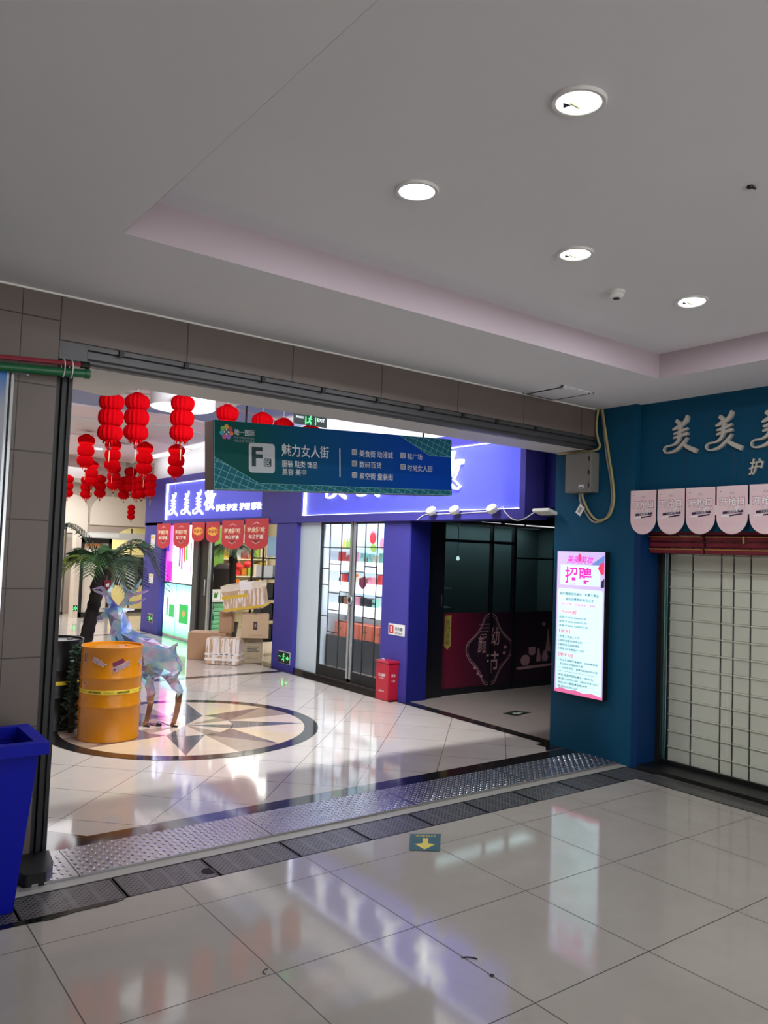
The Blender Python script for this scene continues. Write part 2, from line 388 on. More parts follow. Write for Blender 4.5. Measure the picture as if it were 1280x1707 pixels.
NAVY = mat('navy_panel', (22, 26, 104), 0.5, spec=0.25)
LITP = mat('violet_sign_face', (80, 86, 214), 0.5, emit=0.24, ecol=(92, 98, 240))
LED = mat('white_led_tube', (255, 255, 255), 0.5, emit=3.5, ecol=(236, 242, 255))
LETW = mat('white_lit_letter', (255, 255, 255), 0.5, emit=1.1, ecol=(246, 250, 255))
SILV = mat('brushed_silver_letter', (196, 190, 180), 0.45, metal=0.2)
WHITE = mat('white_plastic', (228, 228, 224), 0.45)
CREAM = mat('cream_wall_paint', (214, 200, 184), 0.6)
INK = mat('dark_print', (52, 56, 66), 0.6)
INKW = mat('white_print', (225, 232, 232), 0.5)
GLASS = glass('clear_glass', (0.96, 0.98, 0.98), 0.02)
GLASSD = glass('dark_tinted_glass', (0.42, 0.5, 0.5), 0.03)
RED = mat('red_card', (198, 34, 48), 0.5)
GOLD = mat('gold_print', (246, 190, 60), 0.4)
LANT = m_lantern(); IRIS = m_iris()

# ------------------------------------------------------------------ setting: floors
b = MB(); b.poly([(-4, -6, 0), (6.236, -6, 0), (6.236, 4.2, 0), (-4, 4.2, 0)], FL1); b.box(-4, 6.236, -6, 4.2, -0.12, -0.001, KERB)
struct(b.build('floor'), 'polished grey square-tiled floor of the near hall', 'floor')
b = MB(); b.box(-4, 6.95, 4.50, 5.03, -0.12, 0.0, KERB); b.box(-4, 6.236, 4.2, 4.5, -0.12, -0.03, BLACK)
struct(b.build('trim_1'), 'pale stone kerb between the drain grates and the tread plates', 'kerb')
b = MB(); b.poly([(1.28, 5.03, 0), (6.30, 5.03, 0), (9.6, 5.03, 0), (9.6, 24, 0), (-2, 24, 0), (-2, 5.03, 0)], FL2); b.box(-2, 9.6, 5.03, 24, -0.12, -0.001, KERB)
struct(b.build('floor'), 'cream floor of diagonal tiles inside the mall corridor', 'floor')
b = MB(); b.poly([(6.36, 5.43, 0.0015), (9.5, 5.43, 0.0015), (9.5, 7.95, 0.0015), (6.36, 7.95, 0.0015)], mat('plain_alcove_stone', (150, 138, 130), .12, noise=.08, nscale=2)); struct(b.build('floor'), 'plain greyish stone floor of the dark alcove', 'floor')
z = 0.0025
b = MB(); b.poly([(1.28, 5.03, z), (6.24, 5.03, z), (6.24, 5.24, z), (1.60, 5.20, z), (1.28, 5.58, z)], GRANITE)
struct(b.build('trim_2'), 'black granite strip along the inner edge of the tread plates', 'floor strip')
b = MB(); b.poly([(5.98, 5.25, z), (6.36, 5.25, z), (6.36, 7.93, z), (6.20, 7.93, z), (6.20, 5.5, z), (6.10, 5.5, z), (6.10, 5.36, z)], GRANITE)
struct(b.build('trim_3'), 'black granite strip in front of the dark alcove by the teal pillar', 'floor strip')
b = MB(); b.poly([(6.10, 7.93, z), (6.36, 7.93, z), (6.36, 17.2, z), (6.10, 17.2, z)], GRANITE)
struct(b.build('trim_4'), 'black granite strip at the foot of the violet shopfronts', 'floor strip')
b = MB(); b.poly([(0, 10.53, z), (6.10, 10.64, z), (6.10, 10.79, z), (0, 10.68, z)], GRANITE)
struct(b.build('trim_5'), 'dark stone strip crossing the corridor floor beyond the medallion', 'floor strip')
b = MB(); b.poly([(3.2, 16.2, z), (6.10, 16.35, z), (6.10, 16.5, z), (3.2, 16.35, z)], GRANITE)
struct(b.build('trim_6'), 'farthest dark stone strip crossing the corridor floor', 'floor strip')
# medallion
mc = (3.377, 7.883); z = 0.003
TAN = m_marble('tan_marble', (208, 184, 164), (228, 208, 190)); BRN = m_marble('brown_marble', (150, 128, 112), (178, 156, 140)); PLUM = m_marble('plum_marble', (98, 78, 82), (128, 106, 106)); DKG = m_marble('charcoal_marble', (78, 78, 84), (120, 120, 124)); OCH = m_marble('ochre_marble', (212, 186, 150), (230, 208, 176))
def pc(r, a): return (mc[0] + r * math.cos(a), mc[1] + r * math.sin(a), z)
b = MB(); n = 96
for k in range(n):
    a0, a1 = 2 * PI * k / n, 2 * PI * (k + 1) / n; b.poly([pc(1.386, a0), pc(1.386, a1), pc(1.24, a1), pc(1.24, a0)], GRANITE)
off = math.radians(-22.5)
for k in range(8):
    t = off + k * PI / 4; h = PI / 8; bw = PI / 8
    b.poly([pc(0.49, t - bw), pc(1.24, t), pc(0.49, t + bw), pc(0.49, t)], PLUM if k % 2 else DKG)
    tm = t + h
    c1, c2 = ((TAN, BRN), (OCH, TAN))[k % 2]
    arc = [pc(1.24, t + h * j / 6) for j in range(7)]; b.poly([pc(0.49, tm)] + arc, c1)
    arc = [pc(1.24, tm + h * j / 6) for j in range(7)]; b.poly([pc(0.49, tm)] + arc, c2)
    for j, cc in ((0, TAN), (1, (BRN, DKG)[k % 2])):
        a0 = t + j * h; b.poly([(mc[0], mc[1], z)] + [pc(0.49, a0 + h * i / 4) for i in range(5)], cc)
struct(b.build('trim_7'), 'round stone medallion with an eight-pointed star inlaid in the floor', 'floor medallion')

# ------------------------------------------------------------------ setting: tiled wall, lintel, soffit, rails
b = MB(); b.box(-4, 1.19, 4.912, 5.41, 0, 3.357, TILE)
struct(b.build('wall_left'), 'taupe tiled pier left of the opening', 'wall')
b = MB(); b.box(1.19, 6.236, 4.912, 5.03, 3.085, 3.357, TILE)
struct(b.build('wall_front'), 'taupe tiled lintel above the wide opening', 'wall')
b = MB(); b.box(-4, 6.236, 4.903, 4.912, 3.346, 3.357, WHITE); struct(b.build('trim_18'), 'thin white strip added as the highlight where ceiling meets tiled wall', 'trim')  # white strip stands in for the highlight along the joint
b = MB(); b.box(1.19, 6.236, 5.03, 5.41, 2.96, 3.86, SOFF)
struct(b.build('trim_8'), 'off-white soffit under the lintel', 'soffit')
b = MB(); b.box(-4, 1.19, 5.1, 5.4, 3.357, 3.86, SOFF); b.box(1.19, 6.6, 4.95, 5.03, 3.357, 3.86, SOFF); struct(b.build('wall_front'), 'plain wall above the lintel', 'wall')
# shutter guide rails
rail = thing('roller_shutter_rail', 'grey ribbed steel rail running under the tiled lintel', 'shutter rail', (3.7, 4.97, 3.0))
b = MB(); prof = [(4.93, 3.085), (4.93, 3.055), (4.955, 3.05), (4.955, 3.035), (4.925, 3.03), (4.925, 3.0), (4.96, 2.995), (4.96, 2.978), (4.975, 2.965), (5.028, 2.965), (5.028, 3.085)]
b.prism([(p[0], p[1]) for p in prof], (1.19, 0, 0), (0, 1, 0), (0, 0, 1), 5.04, STEEL); b.build('rail', rail)
for x in (1.55, 1.98, 2.55, 3.05, 3.55, 4.0, 4.45, 4.85, 5.35):
    b = MB(); b.box(x, x + 0.03, 4.915, 4.935, 3.045, 3.082, STEELD); b.build('clip', rail)
b = MB(); b.box(1.19, 1.36, 4.921, 4.93, 2.97, 3.085, STEEL); b.build('end_plate', rail, bev=0.004)
ch = thing('roller_shutter_channel', 'dark upright steel shutter channel at the left of the opening', 'shutter rail', (1.24, 4.98, 0))
b = MB()
for x0, x1, y0 in ((1.192, 1.208, 4.925), (1.22, 1.245, 4.915), (1.262, 1.284, 4.93)): b.box(x0, x1, y0, 4.955, 0.001, 2.96, STEELD)
b.build('guide', ch)
b = MB(); b.box(1.192, 1.284, 4.955, 5.40, 0.001, 2.958, BLACK); b.build('web', ch)
b = MB(); b.prism([(1.09, 4.60), (1.20, 4.585), (1.27, 4.72), (1.29, 4.90), (1.09, 4.90), (1.065, 4.72)], (0, 0, 0), (1, 0, 0), (0, 1, 0), 0.07, BLACK); b.build('foot', ch, bev=0.02, seg=3)

# ------------------------------------------------------------------ setting: ceilings
b = MB()
Z0, Z1 = 3.357, 3.557; X0, X1, Y0, Y1 = 1.163, 5.485, -2.2, 3.727
b.box(-4, X0, -6, 4.912, Z0, Z1, CEIL); b.box(X1, 6.6, -6, 4.912, Z0, Z1, CEIL); b.box(X0, X1, Y1, 4.912, Z0, Z1, CEIL); b.box(X0, X1, -6, Y0, Z0, Z1, CEIL)
b.box(-4, 6.6, -6, 4.95, Z1, Z1 + 0.1, CEIL)
for P in ([(X0 + .001, Y1 - .001, Z0), (X1, Y1 - .001, Z0), (X1, Y1 - .001, Z1), (X0, Y1 - .001, Z1)], [(X1 - .001, Y0, Z0), (X1 - .001, Y1, Z0), (X1 - .001, Y1, Z1), (X1 - .001, Y0, Z1)], [(X0 + .001, Y0, Z0), (X0 + .001, Y1, Z0), (X0 + .001, Y1, Z1), (X0 + .001, Y0, Z1)]):
    b.poly(P, RISER)
struct(b.build('ceiling'), 'white plaster ceiling of the near hall with a raised tray', 'ceiling')
b = MB(); b.box(-4.2, -4, -6, 5.4, 0, 3.6, CREAM); struct(b.build('wall_back'), 'plain side wall of the near hall out of frame', 'wall')
b = MB(); b.box(-2, 9.6, 5.03, 24, 3.86, 3.96, WAVE)
struct(b.build('ceiling'), 'wavy pink and blue painted ceiling of the mall corridor', 'ceiling')
# dropped wavy slab edge near the soffit
def slab(pts, z0, z1, label, m, name='ceiling'):
    b = MB(); b.prism(pts, (0, 0, z0), (1, 0, 0), (0, 1, 0), z1 - z0, m); return struct(b.build(name), label, 'ceiling panel')
P = [(1.19, 5.41)] + [q[:2] for q in catmull([(2.02, 5.41, 0), (2.07, 6.1, 0), (2.06, 6.45, 0), (2.0, 6.6, 0), (1.9, 6.6, 0), (1.72, 6.52, 0), (1.3, 6.45, 0), (0.6, 6.5, 0)], 5)] + [(0.6, 5.41)]
slab(P, 3.10, 3.86, 'dropped white ceiling panel with a curved edge behind the lintel', SOFF)
def band(pts, w): return [(x, y) for x, y, _ in catmull([(*p, 0) for p in pts], 6)] + [(x, y + w) for x, y, _ in catmull([(*p, 0) for p in pts], 6)][::-1]
PNK = mat('pale_pink_paint', (226, 208, 208), 0.6); BLU = mat('grey_blue_paint', (120, 134, 172), 0.6)
slab(band([(-1, 10.4), (1.6, 10.9), (3.0, 11.6), (4.6, 11.5), (6.19, 12.3)], 6.5), 3.83, 3.86, 'first pale pink wavy step of the corridor ceiling', PNK)
slab(band([(-1, 11.4), (1.6, 11.9), (3.2, 12.6), (4.8, 12.3), (6.19, 13.2)], 5.3), 3.80, 3.83, 'second white wavy step of the corridor ceiling', SOFF)
slab(band([(-1, 13.0), (1.6, 13.5), (3.6, 14.4), (4.9, 14.0), (6.19, 14.8)], 3.5), 3.77, 3.80, 'third pale wavy step of the corridor ceiling', PNK)
b = MB(); b.box(-2, 6.19, 18.7, 19.2, 3.35, 3.86, SOFF); b.box(-2, 9.6, 19.2, 21.5, 3.45, 3.86, SOFF); struct(b.build('trim_9'), 'white bulkhead across the far end of the corridor ceiling', 'bulkhead')

# ------------------------------------------------------------------ setting: right side, teal pillar and teal shop
b = MB(); b.box(6.236, 6.95, 4.467, 5.43, 0, 3.357, TEAL)
struct(b.build('pillar'), 'square teal pillar right of the opening', 'pillar')
b = MB(); b.box(6.305, 6.60, -3, 4.467, 2.16, 3.357, TEAL)
for y in (3.99, 3.545, 3.46, 3.39): b.box(6.3035, 6.306, y - 0.002, y + 0.002, 2.5, 2.95, INK)
struct(b.build('wall_right'), 'teal board fascia above the closed shutter', 'wall')
b = MB(); b.box(6.236, 6.60, 4.40, 4.467, 0, 2.16, TEALD); struct(b.build('trim_10'), 'deep blue edge board beside the closed shutter', 'trim')
b = MB(); b.box(6.236, 7.3, -6, 4.51, -0.12, -0.002, BLACK); b.box(6.236, 6.62, -3, 4.40, -0.1, 0.035, BLACK); struct(b.build('trim_11'), 'black threshold below the closed shutter', 'threshold')
b = MB(); b.box(7.2, 7.3, -3, 4.4, 0, 2.16, BLACK); b.box(6.6, 7.3, -3, 4.4, 2.16, 2.26, BLACK); struct(b.build('wall_shop'), 'dark interior behind the closed shutter', 'wall')
# alcove and violet shop row
b = MB(); b.box(6.62, 6.93, 7.92, 8.06, 0, 2.40, mat('near_black_frame', (10, 11, 20), 0.35)); struct(b.build('trim_12'), 'near-black jamb left of the dark glass shopfront', 'jamb')
b = MB(); b.box(6.555, 9.6, 7.9, 8.1, 2.37, 3.86, PURP); struct(b.build('wall_alcove'), 'violet wall above the dark glass shopfront', 'wall')
b = MB(); b.box(6.30, 9.6, 5.83, 7.9, 2.46, 2.6, NAVY); b.box(6.61, 9.6, 5.43, 5.83, 2.9, 3.86, PURP); struct(b.build('ceiling'), 'ceiling of the alcove behind the teal pillar', 'ceiling')
b = MB(); b.box(6.9, 9.6, 8.6, 8.66, 0, 2.5, mat('grey_interior', (96, 112, 114), 0.6)); b.box(9.5, 9.6, 5.2, 8.66, 0, 3.86, MATS['grey_interior']); b.box(6.95, 9.5, 5.3, 5.43, 0, 3.86, MATS['grey_interior']); struct(b.build('wall_interior'), 'dim grey interior walls behind the dark glass shopfront', 'wall')
b = MB(); b.box(6.28, 6.62, 7.86, 8.42, 0, 2.36, PURP); 
b.box(6.30, 6.62, 7.855, 7.861, 0, 2.36, NAVY)
struct(b.build('pillar'), 'violet pillar with navy side behind the red fire box', 'pillar')
b = MB(); b.box(6.22, 6.62, 10.62, 11.25, 0, 2.36, PURP); struct(b.build('pillar'), 'violet pillar between the two violet shops', 'pillar')
b = MB(); b.box(6.2, 6.62, 16.2, 17.2, 0, 2.36, PURP); struct(b.build('pillar'), 'farthest violet pillar beside the light panels', 'pillar')
# fascia
b = MB(); b.box(6.262, 6.55, 5.82, 17.25, 2.30, 3.31, PURP)
for y0, y1, z0, z1 in ((5.82, 17.25, 2.30, 2.40), (5.82, 17.25, 3.18, 3.31), (10.46, 11.76, 2.40, 3.18), (16.14, 17.25, 2.40, 3.18), (5.82, 5.90, 2.40, 3.18)):
    b.box(6.2, 6.262, y0, y1, z0, z1, PURP)
b.box(6.30, 6.55, 5.43, 9.0, 3.31, 3.86, SOFF); b.box(6.35, 6.55, 9.0, 17.25, 3.31, 3.86, SOFF)
struct(b.build('wall_fascia'), 'violet fascia band over the row of shops', 'wall')
b = MB(); b.box(6.50, 6.60, 5.43, 5.82, 2.40, 3.46, NAVY); struct(b.build('trim_13'), 'narrow navy panel between fascia and teal pillar', 'trim')
# shop rooms
b = MB(); WARM = mat('warm_white_shop_wall', (236, 226, 196), 0.6)
b.box(6.62, 9.3, 11.15, 11.25, 0, 3.0, mat('white_shop_wall', (222, 230, 234), 0.5)); b.box(9.2, 9.3, 11.25, 17.3, 0, 3.0, WARM); b.box(6.3, 9.3, 17.2, 17.3, 0, 3.0, WARM); b.box(6.3, 9.3, 11.25, 17.3, 2.95, 3.0, WHITE)
struct(b.build('wall_interior'), 'warm lit back walls of the first violet shop', 'wall')
b = MB(); b.box(7.72, 7.8, 8.7, 11.15, 0, 3.0, MATS['white_shop_wall']); b.box(6.55, 7.8, 8.1, 11.15, 2.95, 3.0, WHITE); b.box(7.8, 9.6, 8.0, 8.7, 2.5, 2.55, WHITE); b.box(6.62, 7.8, 8.66, 8.7, 0, 3.0, MATS['white_shop_wall']); b.box(6.62, 6.9, 8.1, 8.66, 0, 3.0, MATS['white_shop_wall'])
struct(b.build('wall_interior'), 'white walls inside the shop behind the glass grid doors', 'wall')
b = MB(); b.box(6.30, 6.40, 10.05, 10.62, 0, 2.30, mat('pale_jamb', (206, 220, 226), 0.4)); struct(b.build('trim_14'), 'pale jamb left of the glass grid doors', 'jamb')
b = MB(); b.box(6.26, 6.40, 8.42, 10.62, 0, 0.06, GRANITE); struct(b.build('trim_15'), 'dark sill under the glass grid doors', 'sill')
# far end
b = MB(); FW = mat('far_wall_paint', (176, 160, 146), 0.6)
b.box(-2, 5.62, 21.5, 21.7, 2.3, 3.86, FW); b.box(5.62, 6.72, 21.5, 21.7, 0, 3.86, FW); b.box(7.95, 9.6, 21.5, 21.7, 0, 3.86, FW)
arch = [(6.72, 3.86), (6.72, 0), (6.76, 0)] + [(7.46 - 0.70 * math.cos(t), 1.62 + 0.70 * math.sin(t)) for t in [PI / 2 * k / 8 for k in range(9)]] + [(7.95, 2.32), (7.95, 3.86)]
b.prism(arch, (0, 21.5, 0), (1, 0, 0), (0, 0, 1), -0.2, FW)
b.box(5.2, 9.6, 23.6, 23.7, 0, 3.0, mat('yellow_lit_wall', (250, 240, 190), 0.6)); b.box(3.5, 5.62, 22.4, 22.5, 0, 2.4, MATS['yellow_lit_wall']); b.box(3.5, 9.6, 21.7, 23.7, 3.0, 3.05, WHITE)
struct(b.build('wall_far'), 'far end wall with an arched lit opening', 'wall')
b = MB()
def archpanel(x0, x1, z0, z1, r):
    P = [(x0, z0), (x1, z0), (x1, z1 - r)] + [(x1 - r + r * math.cos(t), z1 - r + r * math.sin(t)) for t in [PI / 2 * k / 8 for k in range(1, 9)]] + [(x0 + r - r * math.sin(t), z1 - r + r * math.cos(t)) for t in [PI / 2 * k / 8 for k in range(0, 9)]]
    b.prism(P, (0, 21.46, 0), (1, 0, 0), (0, 0, 1), -0.035, CREAM)
archpanel(4.95, 6.17, 2.12, 3.14, 0.45); archpanel(6.23, 8.3, 2.36, 3.14, 0.45)
b.box(6.2, 8.3, 21.40, 21.46, 1.98, 2.17, SOFF)
struct(b.build('trim_16'), 'cream arched panels and beam on the far wall', 'wall panels')
b = MB(); b.box(-2.1, -2, 5.03, 24, 0, 3.9, CREAM); b.box(-2, 9.6, 23.9, 24, 0, 3.9, CREAM); b.box(9.6, 9.7, 5.03, 24, 0, 3.9, CREAM); struct(b.build('wall_side'), 'outer walls of the mall corridor out of frame', 'wall')

# ------------------------------------------------------------------ near hall: drain grates, tread plates, sticker
first = None
for i in range(10):
    x0 = 1.0 + 0.533 * i; x1 = min(x0 + 0.522, 6.22)
    b = MB(); b.box(x0, x1, 4.215, 4.49, -0.028, -0.002, GRATE)
    for (a0, a1, c0, c1) in ((x0, x1, 4.205, 4.215), (x0, x1, 4.49, 4.497), (x0, x0 + 0.008, 4.205, 4.497), (x1 - 0.008, x1, 4.205, 4.497)): b.box(a0, a1, c0, c1, -0.028, 0.0, STEELD)
    o = b.build('drain_grate')
    lab = 'perforated dark drain grate, %s from the blue bin along the doorway' % ORD[i]
    if i == 1: lab = 'perforated drain grate with a round finger hole, second from the blue bin'
    tag(o, lab, 'drain grate', 'drain grates along the doorway')
b = MB(); b.lathe([(0.045, 0), (0.045, 0.001)], (2.03, 4.30, -0.0015), mat('black_hole', (3, 3, 3), 0.9), n=20)
tag(b.build('finger_hole'), 'round black hole in the drain grate second from the bin', 'hole')
b = MB(); b.box(-4, 0.99, 4.215, 4.49, -0.028, -0.002, GRATE); tag(b.build('drain_grate'), 'drain grates running on behind and left of the blue bin', 'drain grate')
b = MB()
b.box(5.965, 6.225, 2.9, 4.2, -0.001, 0.002, GRATE)
tag(b.build('drain_grate'), 'dark drain strip at the foot of the closed shutter', 'drain grate')
b = MB(); b.box(5.965, 6.225, -1.0, 2.88, -0.001, 0.002, GRATE); tag(b.build('drain_grate'), 'second dark drain strip running out of frame beside the shutter', 'drain grate')
b = MB(); b.box(5.955, 5.965, -1, 4.2, -0.001, 0.004, STEELD); struct(b.build('trim_17'), 'thin steel edge beside the drain strip', 'trim')

edges = [1.10, 1.38, 2.60, 3.82, 5.03, 6.228]
for i in range(5):
    x0, x1 = edges[i] + 0.003, edges[i + 1] - 0.003; zt = 0.014; b = MB()
    if i == 0:
        P = [(1.13, 4.59), (x1, 4.59), (x1, 5.02), (1.295, 5.02), (1.295, 4.93)]
        b.prism(P, (0, 0, 0.0005), (1, 0, 0), (0, 1, 0), zt, TREAD)
    else: b.box(x0, x1, 4.59, 5.02, 0.0005, zt, TREAD)
    nx = int((x1 - x0) / 0.036); ny = 12
    for a in range(nx):
        for c in range(ny):
            x = x0 + 0.02 + a * 0.036; y = 4.607 + c * 0.036
            if i == 0 and x < 1.15 + max(0, (y - 4.6)) * 0.55: continue
            t = PI / 4 if (a + c) % 2 else -PI / 4; ca, sa = math.cos(t), math.sin(t); L, Wd, hgt = 0.0155, 0.005, 0.0034
            q = [(-L, 0), (-L * .4, -Wd), (L * .4, -Wd), (L, 0), (L * .4, Wd), (-L * .4, Wd)]
            vs = [(x + u * ca - v * sa, y + u * sa + v * ca, zt) for u, v in q] + [(x - .4 * L * ca, y - .4 * L * sa, zt + hgt), (x + .4 * L * ca, y + .4 * L * sa, zt + hgt)]
            b.add(vs, [(0, 1, 6), (1, 2, 7, 6), (2, 3, 7), (3, 4, 7), (4, 5, 6, 7), (5, 0, 6)], TREAD)
    o = b.build('tread_plate')
    tag(o, ['short studded steel plate with a cut corner at the left end of the doorway', 'studded steel tread plate, second from the left across the doorway', 'middle studded steel tread plate across the doorway', 'studded steel tread plate, second from the teal pillar', 'studded steel tread plate touching the teal pillar'][i], 'tread plate', 'steel tread plates across the doorway')
# floor sticker
def floor_sticker(name, Q, label):
    Q = [Vector((*p, 0.004)) for p in Q]
    t = thing(name, label, 'floor sticker', Q[3])
    def at(u, v, dz=0.0008): 
        p = (Q[3] * (1 - u) + Q[2] * u) * (1 - v) + (Q[0] * (1 - u) + Q[1] * u) * v; return (p.x, p.y, p.z + dz)
    return t, at
t, at = floor_sticker('floor_sticker', [(3.409, 4.156), (3.587, 4.049), (3.377, 3.818), (3.223, 3.935)], 'worn green floor sticker with a yellow exit arrow on the grey tiles')
SG = mat('worn_green_vinyl', (22, 72, 78), 0.5, noise=0.3, nscale=30); SY = mat('worn_yellow_vinyl', (196, 178, 62), 0.5, noise=0.25, nscale=60)
b = MB(); b.poly([at(0, 0, 0), at(1, 0, 0), at(1, 1, 0), at(0, 1, 0)], SG); b.build('backing', t)
b = MB(); b.poly([at(u, v) for u, v in ((.42, .72), (.42, .42), (.17, .36), (.5, .06), (.83, .36), (.6, .42), (.6, .72))], SY); b.build('arrow', t)
b = MB(); 
o0 = Vector(at(.5, .86)); rr = (Vector(at(1, .5)) - Vector(at(0, .5))).normalized(); uu = (Vector(at(.5, 1)) - Vector(at(.5, 0))).normalized()
b.text('安全出口', o0, rr, uu, SY, w=0.13, h=0.035, bold=0.01); b.build('lettering', t)
t, at = floor_sticker('floor_sticker', [(6.906, 6.759), (7.183, 6.818), (7.292, 6.643), (6.955, 6.581)], 'dark floor sticker on the alcove floor before the dark glass')
b = MB(); b.poly([at(0, 0, 0), at(1, 0, 0), at(1, 1, 0), at(0, 1, 0)], mat('dark_green_vinyl', (18, 30, 24), 0.5)); b.build('backing', t)
b = MB(); b.poly([at(u, v) for u, v in ((.2, .4), (.5, .75), (.5, .55), (.8, .55), (.8, .3), (.5, .3), (.5, .15))], mat('pale_vinyl', (150, 150, 132), 0.5)); b.build('arrow', t)
# scraps on the floor
SCR = mat('dark_scrap', (40, 32, 28), 0.8)
b = MB(); b.tube([(2.60, 2.765, 0.004), (2.625, 2.752, 0.005), (2.645, 2.735, 0.004), (2.655, 2.715, 0.004)], 0.003, SCR, 5); tag(b.build('scrap'), 'thin dark twist of litter on a tile joint', 'litter')
b = MB(); b.lathe([(0.004, 0), (0.012, 0.003), (0.006, 0.007)], (2.611, 2.575, 0), SCR, 8); tag(b.build('scrap'), 'small dark crumb of litter on the near floor', 'litter')
b = MB(); b.tube([(1.77, 3.13, 0.003), (1.765, 3.15, 0.004), (1.785, 3.165, 0.004), (1.80, 3.165, 0.003)], 0.002, SCR, 5); tag(b.build('scrap'), 'curved hair-like scrap near the crossing of two tile joints', 'litter')
# water by the bin
WET = mat('wet_black_film', (12, 12, 12), 0.04)
b = MB(); P = [(0.55, 4.20), (0.78, 4.17), (1.0, 4.165), (1.12, 4.15), (1.25, 4.17), (1.42, 4.165), (1.5, 4.185), (1.38, 4.205), (1.0, 4.212), (0.55, 4.22)]
b.prism(P, (0, 0, 0.0008), (1, 0, 0), (0, 1, 0), 0.002, WET); tag(b.build('puddle'), 'black wet streak between the blue bin and the drain grates', 'puddle')

# blue bin
BLUE = mat('blue_plastic_bin', (6, 18, 158), 0.45, spec=0.2)
t = thing('waste_bin', 'large open blue plastic waste bin cut off by the left frame edge', 'waste bin', (0.78, 4.49, 0))
b = MB(); x0, x1, y0, y1 = 0.60, 0.985, 4.335, 4.66; X0, X1, Y0, Y1 = 0.545, 1.055, 4.295, 4.715
def ring(b, lo, hi, zl, zh, m):
    (a0, a1, c0, c1), (A0, A1, C0, C1) = lo, hi
    vs = [(a0, c0, zl), (a1, c0, zl), (a1, c1, zl), (a0, c1, zl), (A0, C0, zh), (A1, C0, zh), (A1, C1, zh), (A0, C1, zh)]
    b.add(vs, [(0, 1, 5, 4), (1, 2, 6, 5), (2, 3, 7, 6), (3, 0, 4, 7)], m)
ring(b, (x0, x1, y0, y1), (X0, X1, Y0, Y1), 0.0, 0.80, BLUE)
ring(b, (x0 + .02, x1 - .02, y0 + .02, y1 - .02), (X0 + .015, X1 - .015, Y0 + .015, Y1 - .015), 0.03, 0.80, BLUE)
b.poly([(x0, y0, 0), (x1, y0, 0), (x1, y1, 0), (x0, y1, 0)], BLUE); b.poly([(x0 + .02, y0 + .02, .03), (x1 - .02, y0 + .02, .03), (x1 - .02, y1 - .02, .03), (x0 + .02, y1 - .02, .03)], BLUE)
b.build('body', t)
b = MB(); o_ = (0.51, 1.10, 4.262, 4.745); i_ = (0.57, 1.035, 4.32, 4.69)
ring(b, o_, o_, 0.79, 0.85, BLUE); ring(b, i_, i_, 0.79, 0.85, BLUE)
for z in (0.79, 0.85):
    O = [(o_[0], o_[2], z), (o_[1], o_[2], z), (o_[1], o_[3], z), (o_[0], o_[3], z)]; I = [(i_[0], i_[2], z), (i_[1], i_[2], z), (i_[1], i_[3], z), (i_[0], i_[3], z)]
    for k in range(4): b.poly([O[k], O[(k + 1) % 4], I[(k + 1) % 4], I[k]], BLUE)
b.build('rim', t, bev=0.006)
b = MB(); b.box(0.70, 0.74, 4.30, 4.31, 0.70, 0.76, BLACK); b.build('catch', t)

# ad light box on the pier, pipes
t = thing('advertising_panel', 'framed advertising panel with clear edge strip, cut off by the left frame edge', 'advertising panel', (0.7, 4.86, 0.9))
m, nt, bb, tc, x, y, z = base('pale_grey_poster_with_blue_top', 0.35)
f = mth(nt, 'SMOOTHSTEP' if False else 'GREATER_THAN', z, 2.74); f2 = mth(nt, 'MULTIPLY', mth(nt, 'SUBTRACT', z, 2.62), 5.0); cl = nt.nodes.new('ShaderNodeClamp'); nt.links.new(f2, cl.inputs[0])
nt.links.new(mixc(nt, cl.outputs[0], lin(160, 164, 174), lin(30, 110, 190)), bb.inputs['Base Color'])
b = MB(); b.box(0.1, 0.905, 4.87, 4.912, 0.9, 2.84, MATS['pale_grey_poster_with_blue_top']); b.build('poster', t)
ACR = mat('clear_acrylic_edge', (214, 220, 224), 0.12, metal=0.6)
b = MB(); b.box(0.905, 0.918, 4.87, 4.912, 0.88, 2.84, ACR); b.box(0.93, 0.945, 4.87, 4.912, 0.88, 2.845, ACR); b.box(0.1, 0.905, 4.865, 4.912, 2.84, 2.85, ACR); b.box(0.1, 0.905, 4.865, 4.912, 0.88, 0.9, ACR); b.build('frame', t)
b = MB(); b.box(0.94, 1.02, 4.90, 4.912, 2.835, 2.845, ACR); b.lathe([(.008, -.01), (.012, 0), (.008, .01)], (1.02, 4.90, 2.84), ACR, 8); b.build('clip', t)
GRN = mat('green_pipe_plastic', (14, 92, 52), 0.35); RDP = mat('dark_red_hose', (138, 34, 52), 0.45)
b = MB(); b.tube([(-0.6, 4.83, 2.80), (0.3, 4.83, 2.825), (0.86, 4.83, 2.848), (1.20, 4.83, 2.873), (1.335, 4.83, 2.885)], 0.026, GRN, 12)
t = b.build('green_pipe', smooth=True); tag(t, 'green plastic pipe crossing the top of the tiled pier', 'pipe')
b = MB(); b.tube([(1.325, 4.83, 2.884), (1.35, 4.83, 2.886)], 0.03, GRN, 12); b.build('end_cap', t, smooth=True)
b = MB(); b.tube([(-0.6, 4.84, 2.875), (0.3, 4.84, 2.89), (0.86, 4.84, 2.905), (1.20, 4.84, 2.93), (1.31, 4.84, 2.938)], 0.014, RDP, 8)
t = b.build('red_hose', smooth=True); tag(t, 'thin dark red hose lying above the green pipe', 'hose')
b = MB(); b.tube([(1.30, 4.84, 2.936), (1.35, 4.84, 2.94)], 0.022, BLACK, 8); b.build('coupling', t, smooth=True)
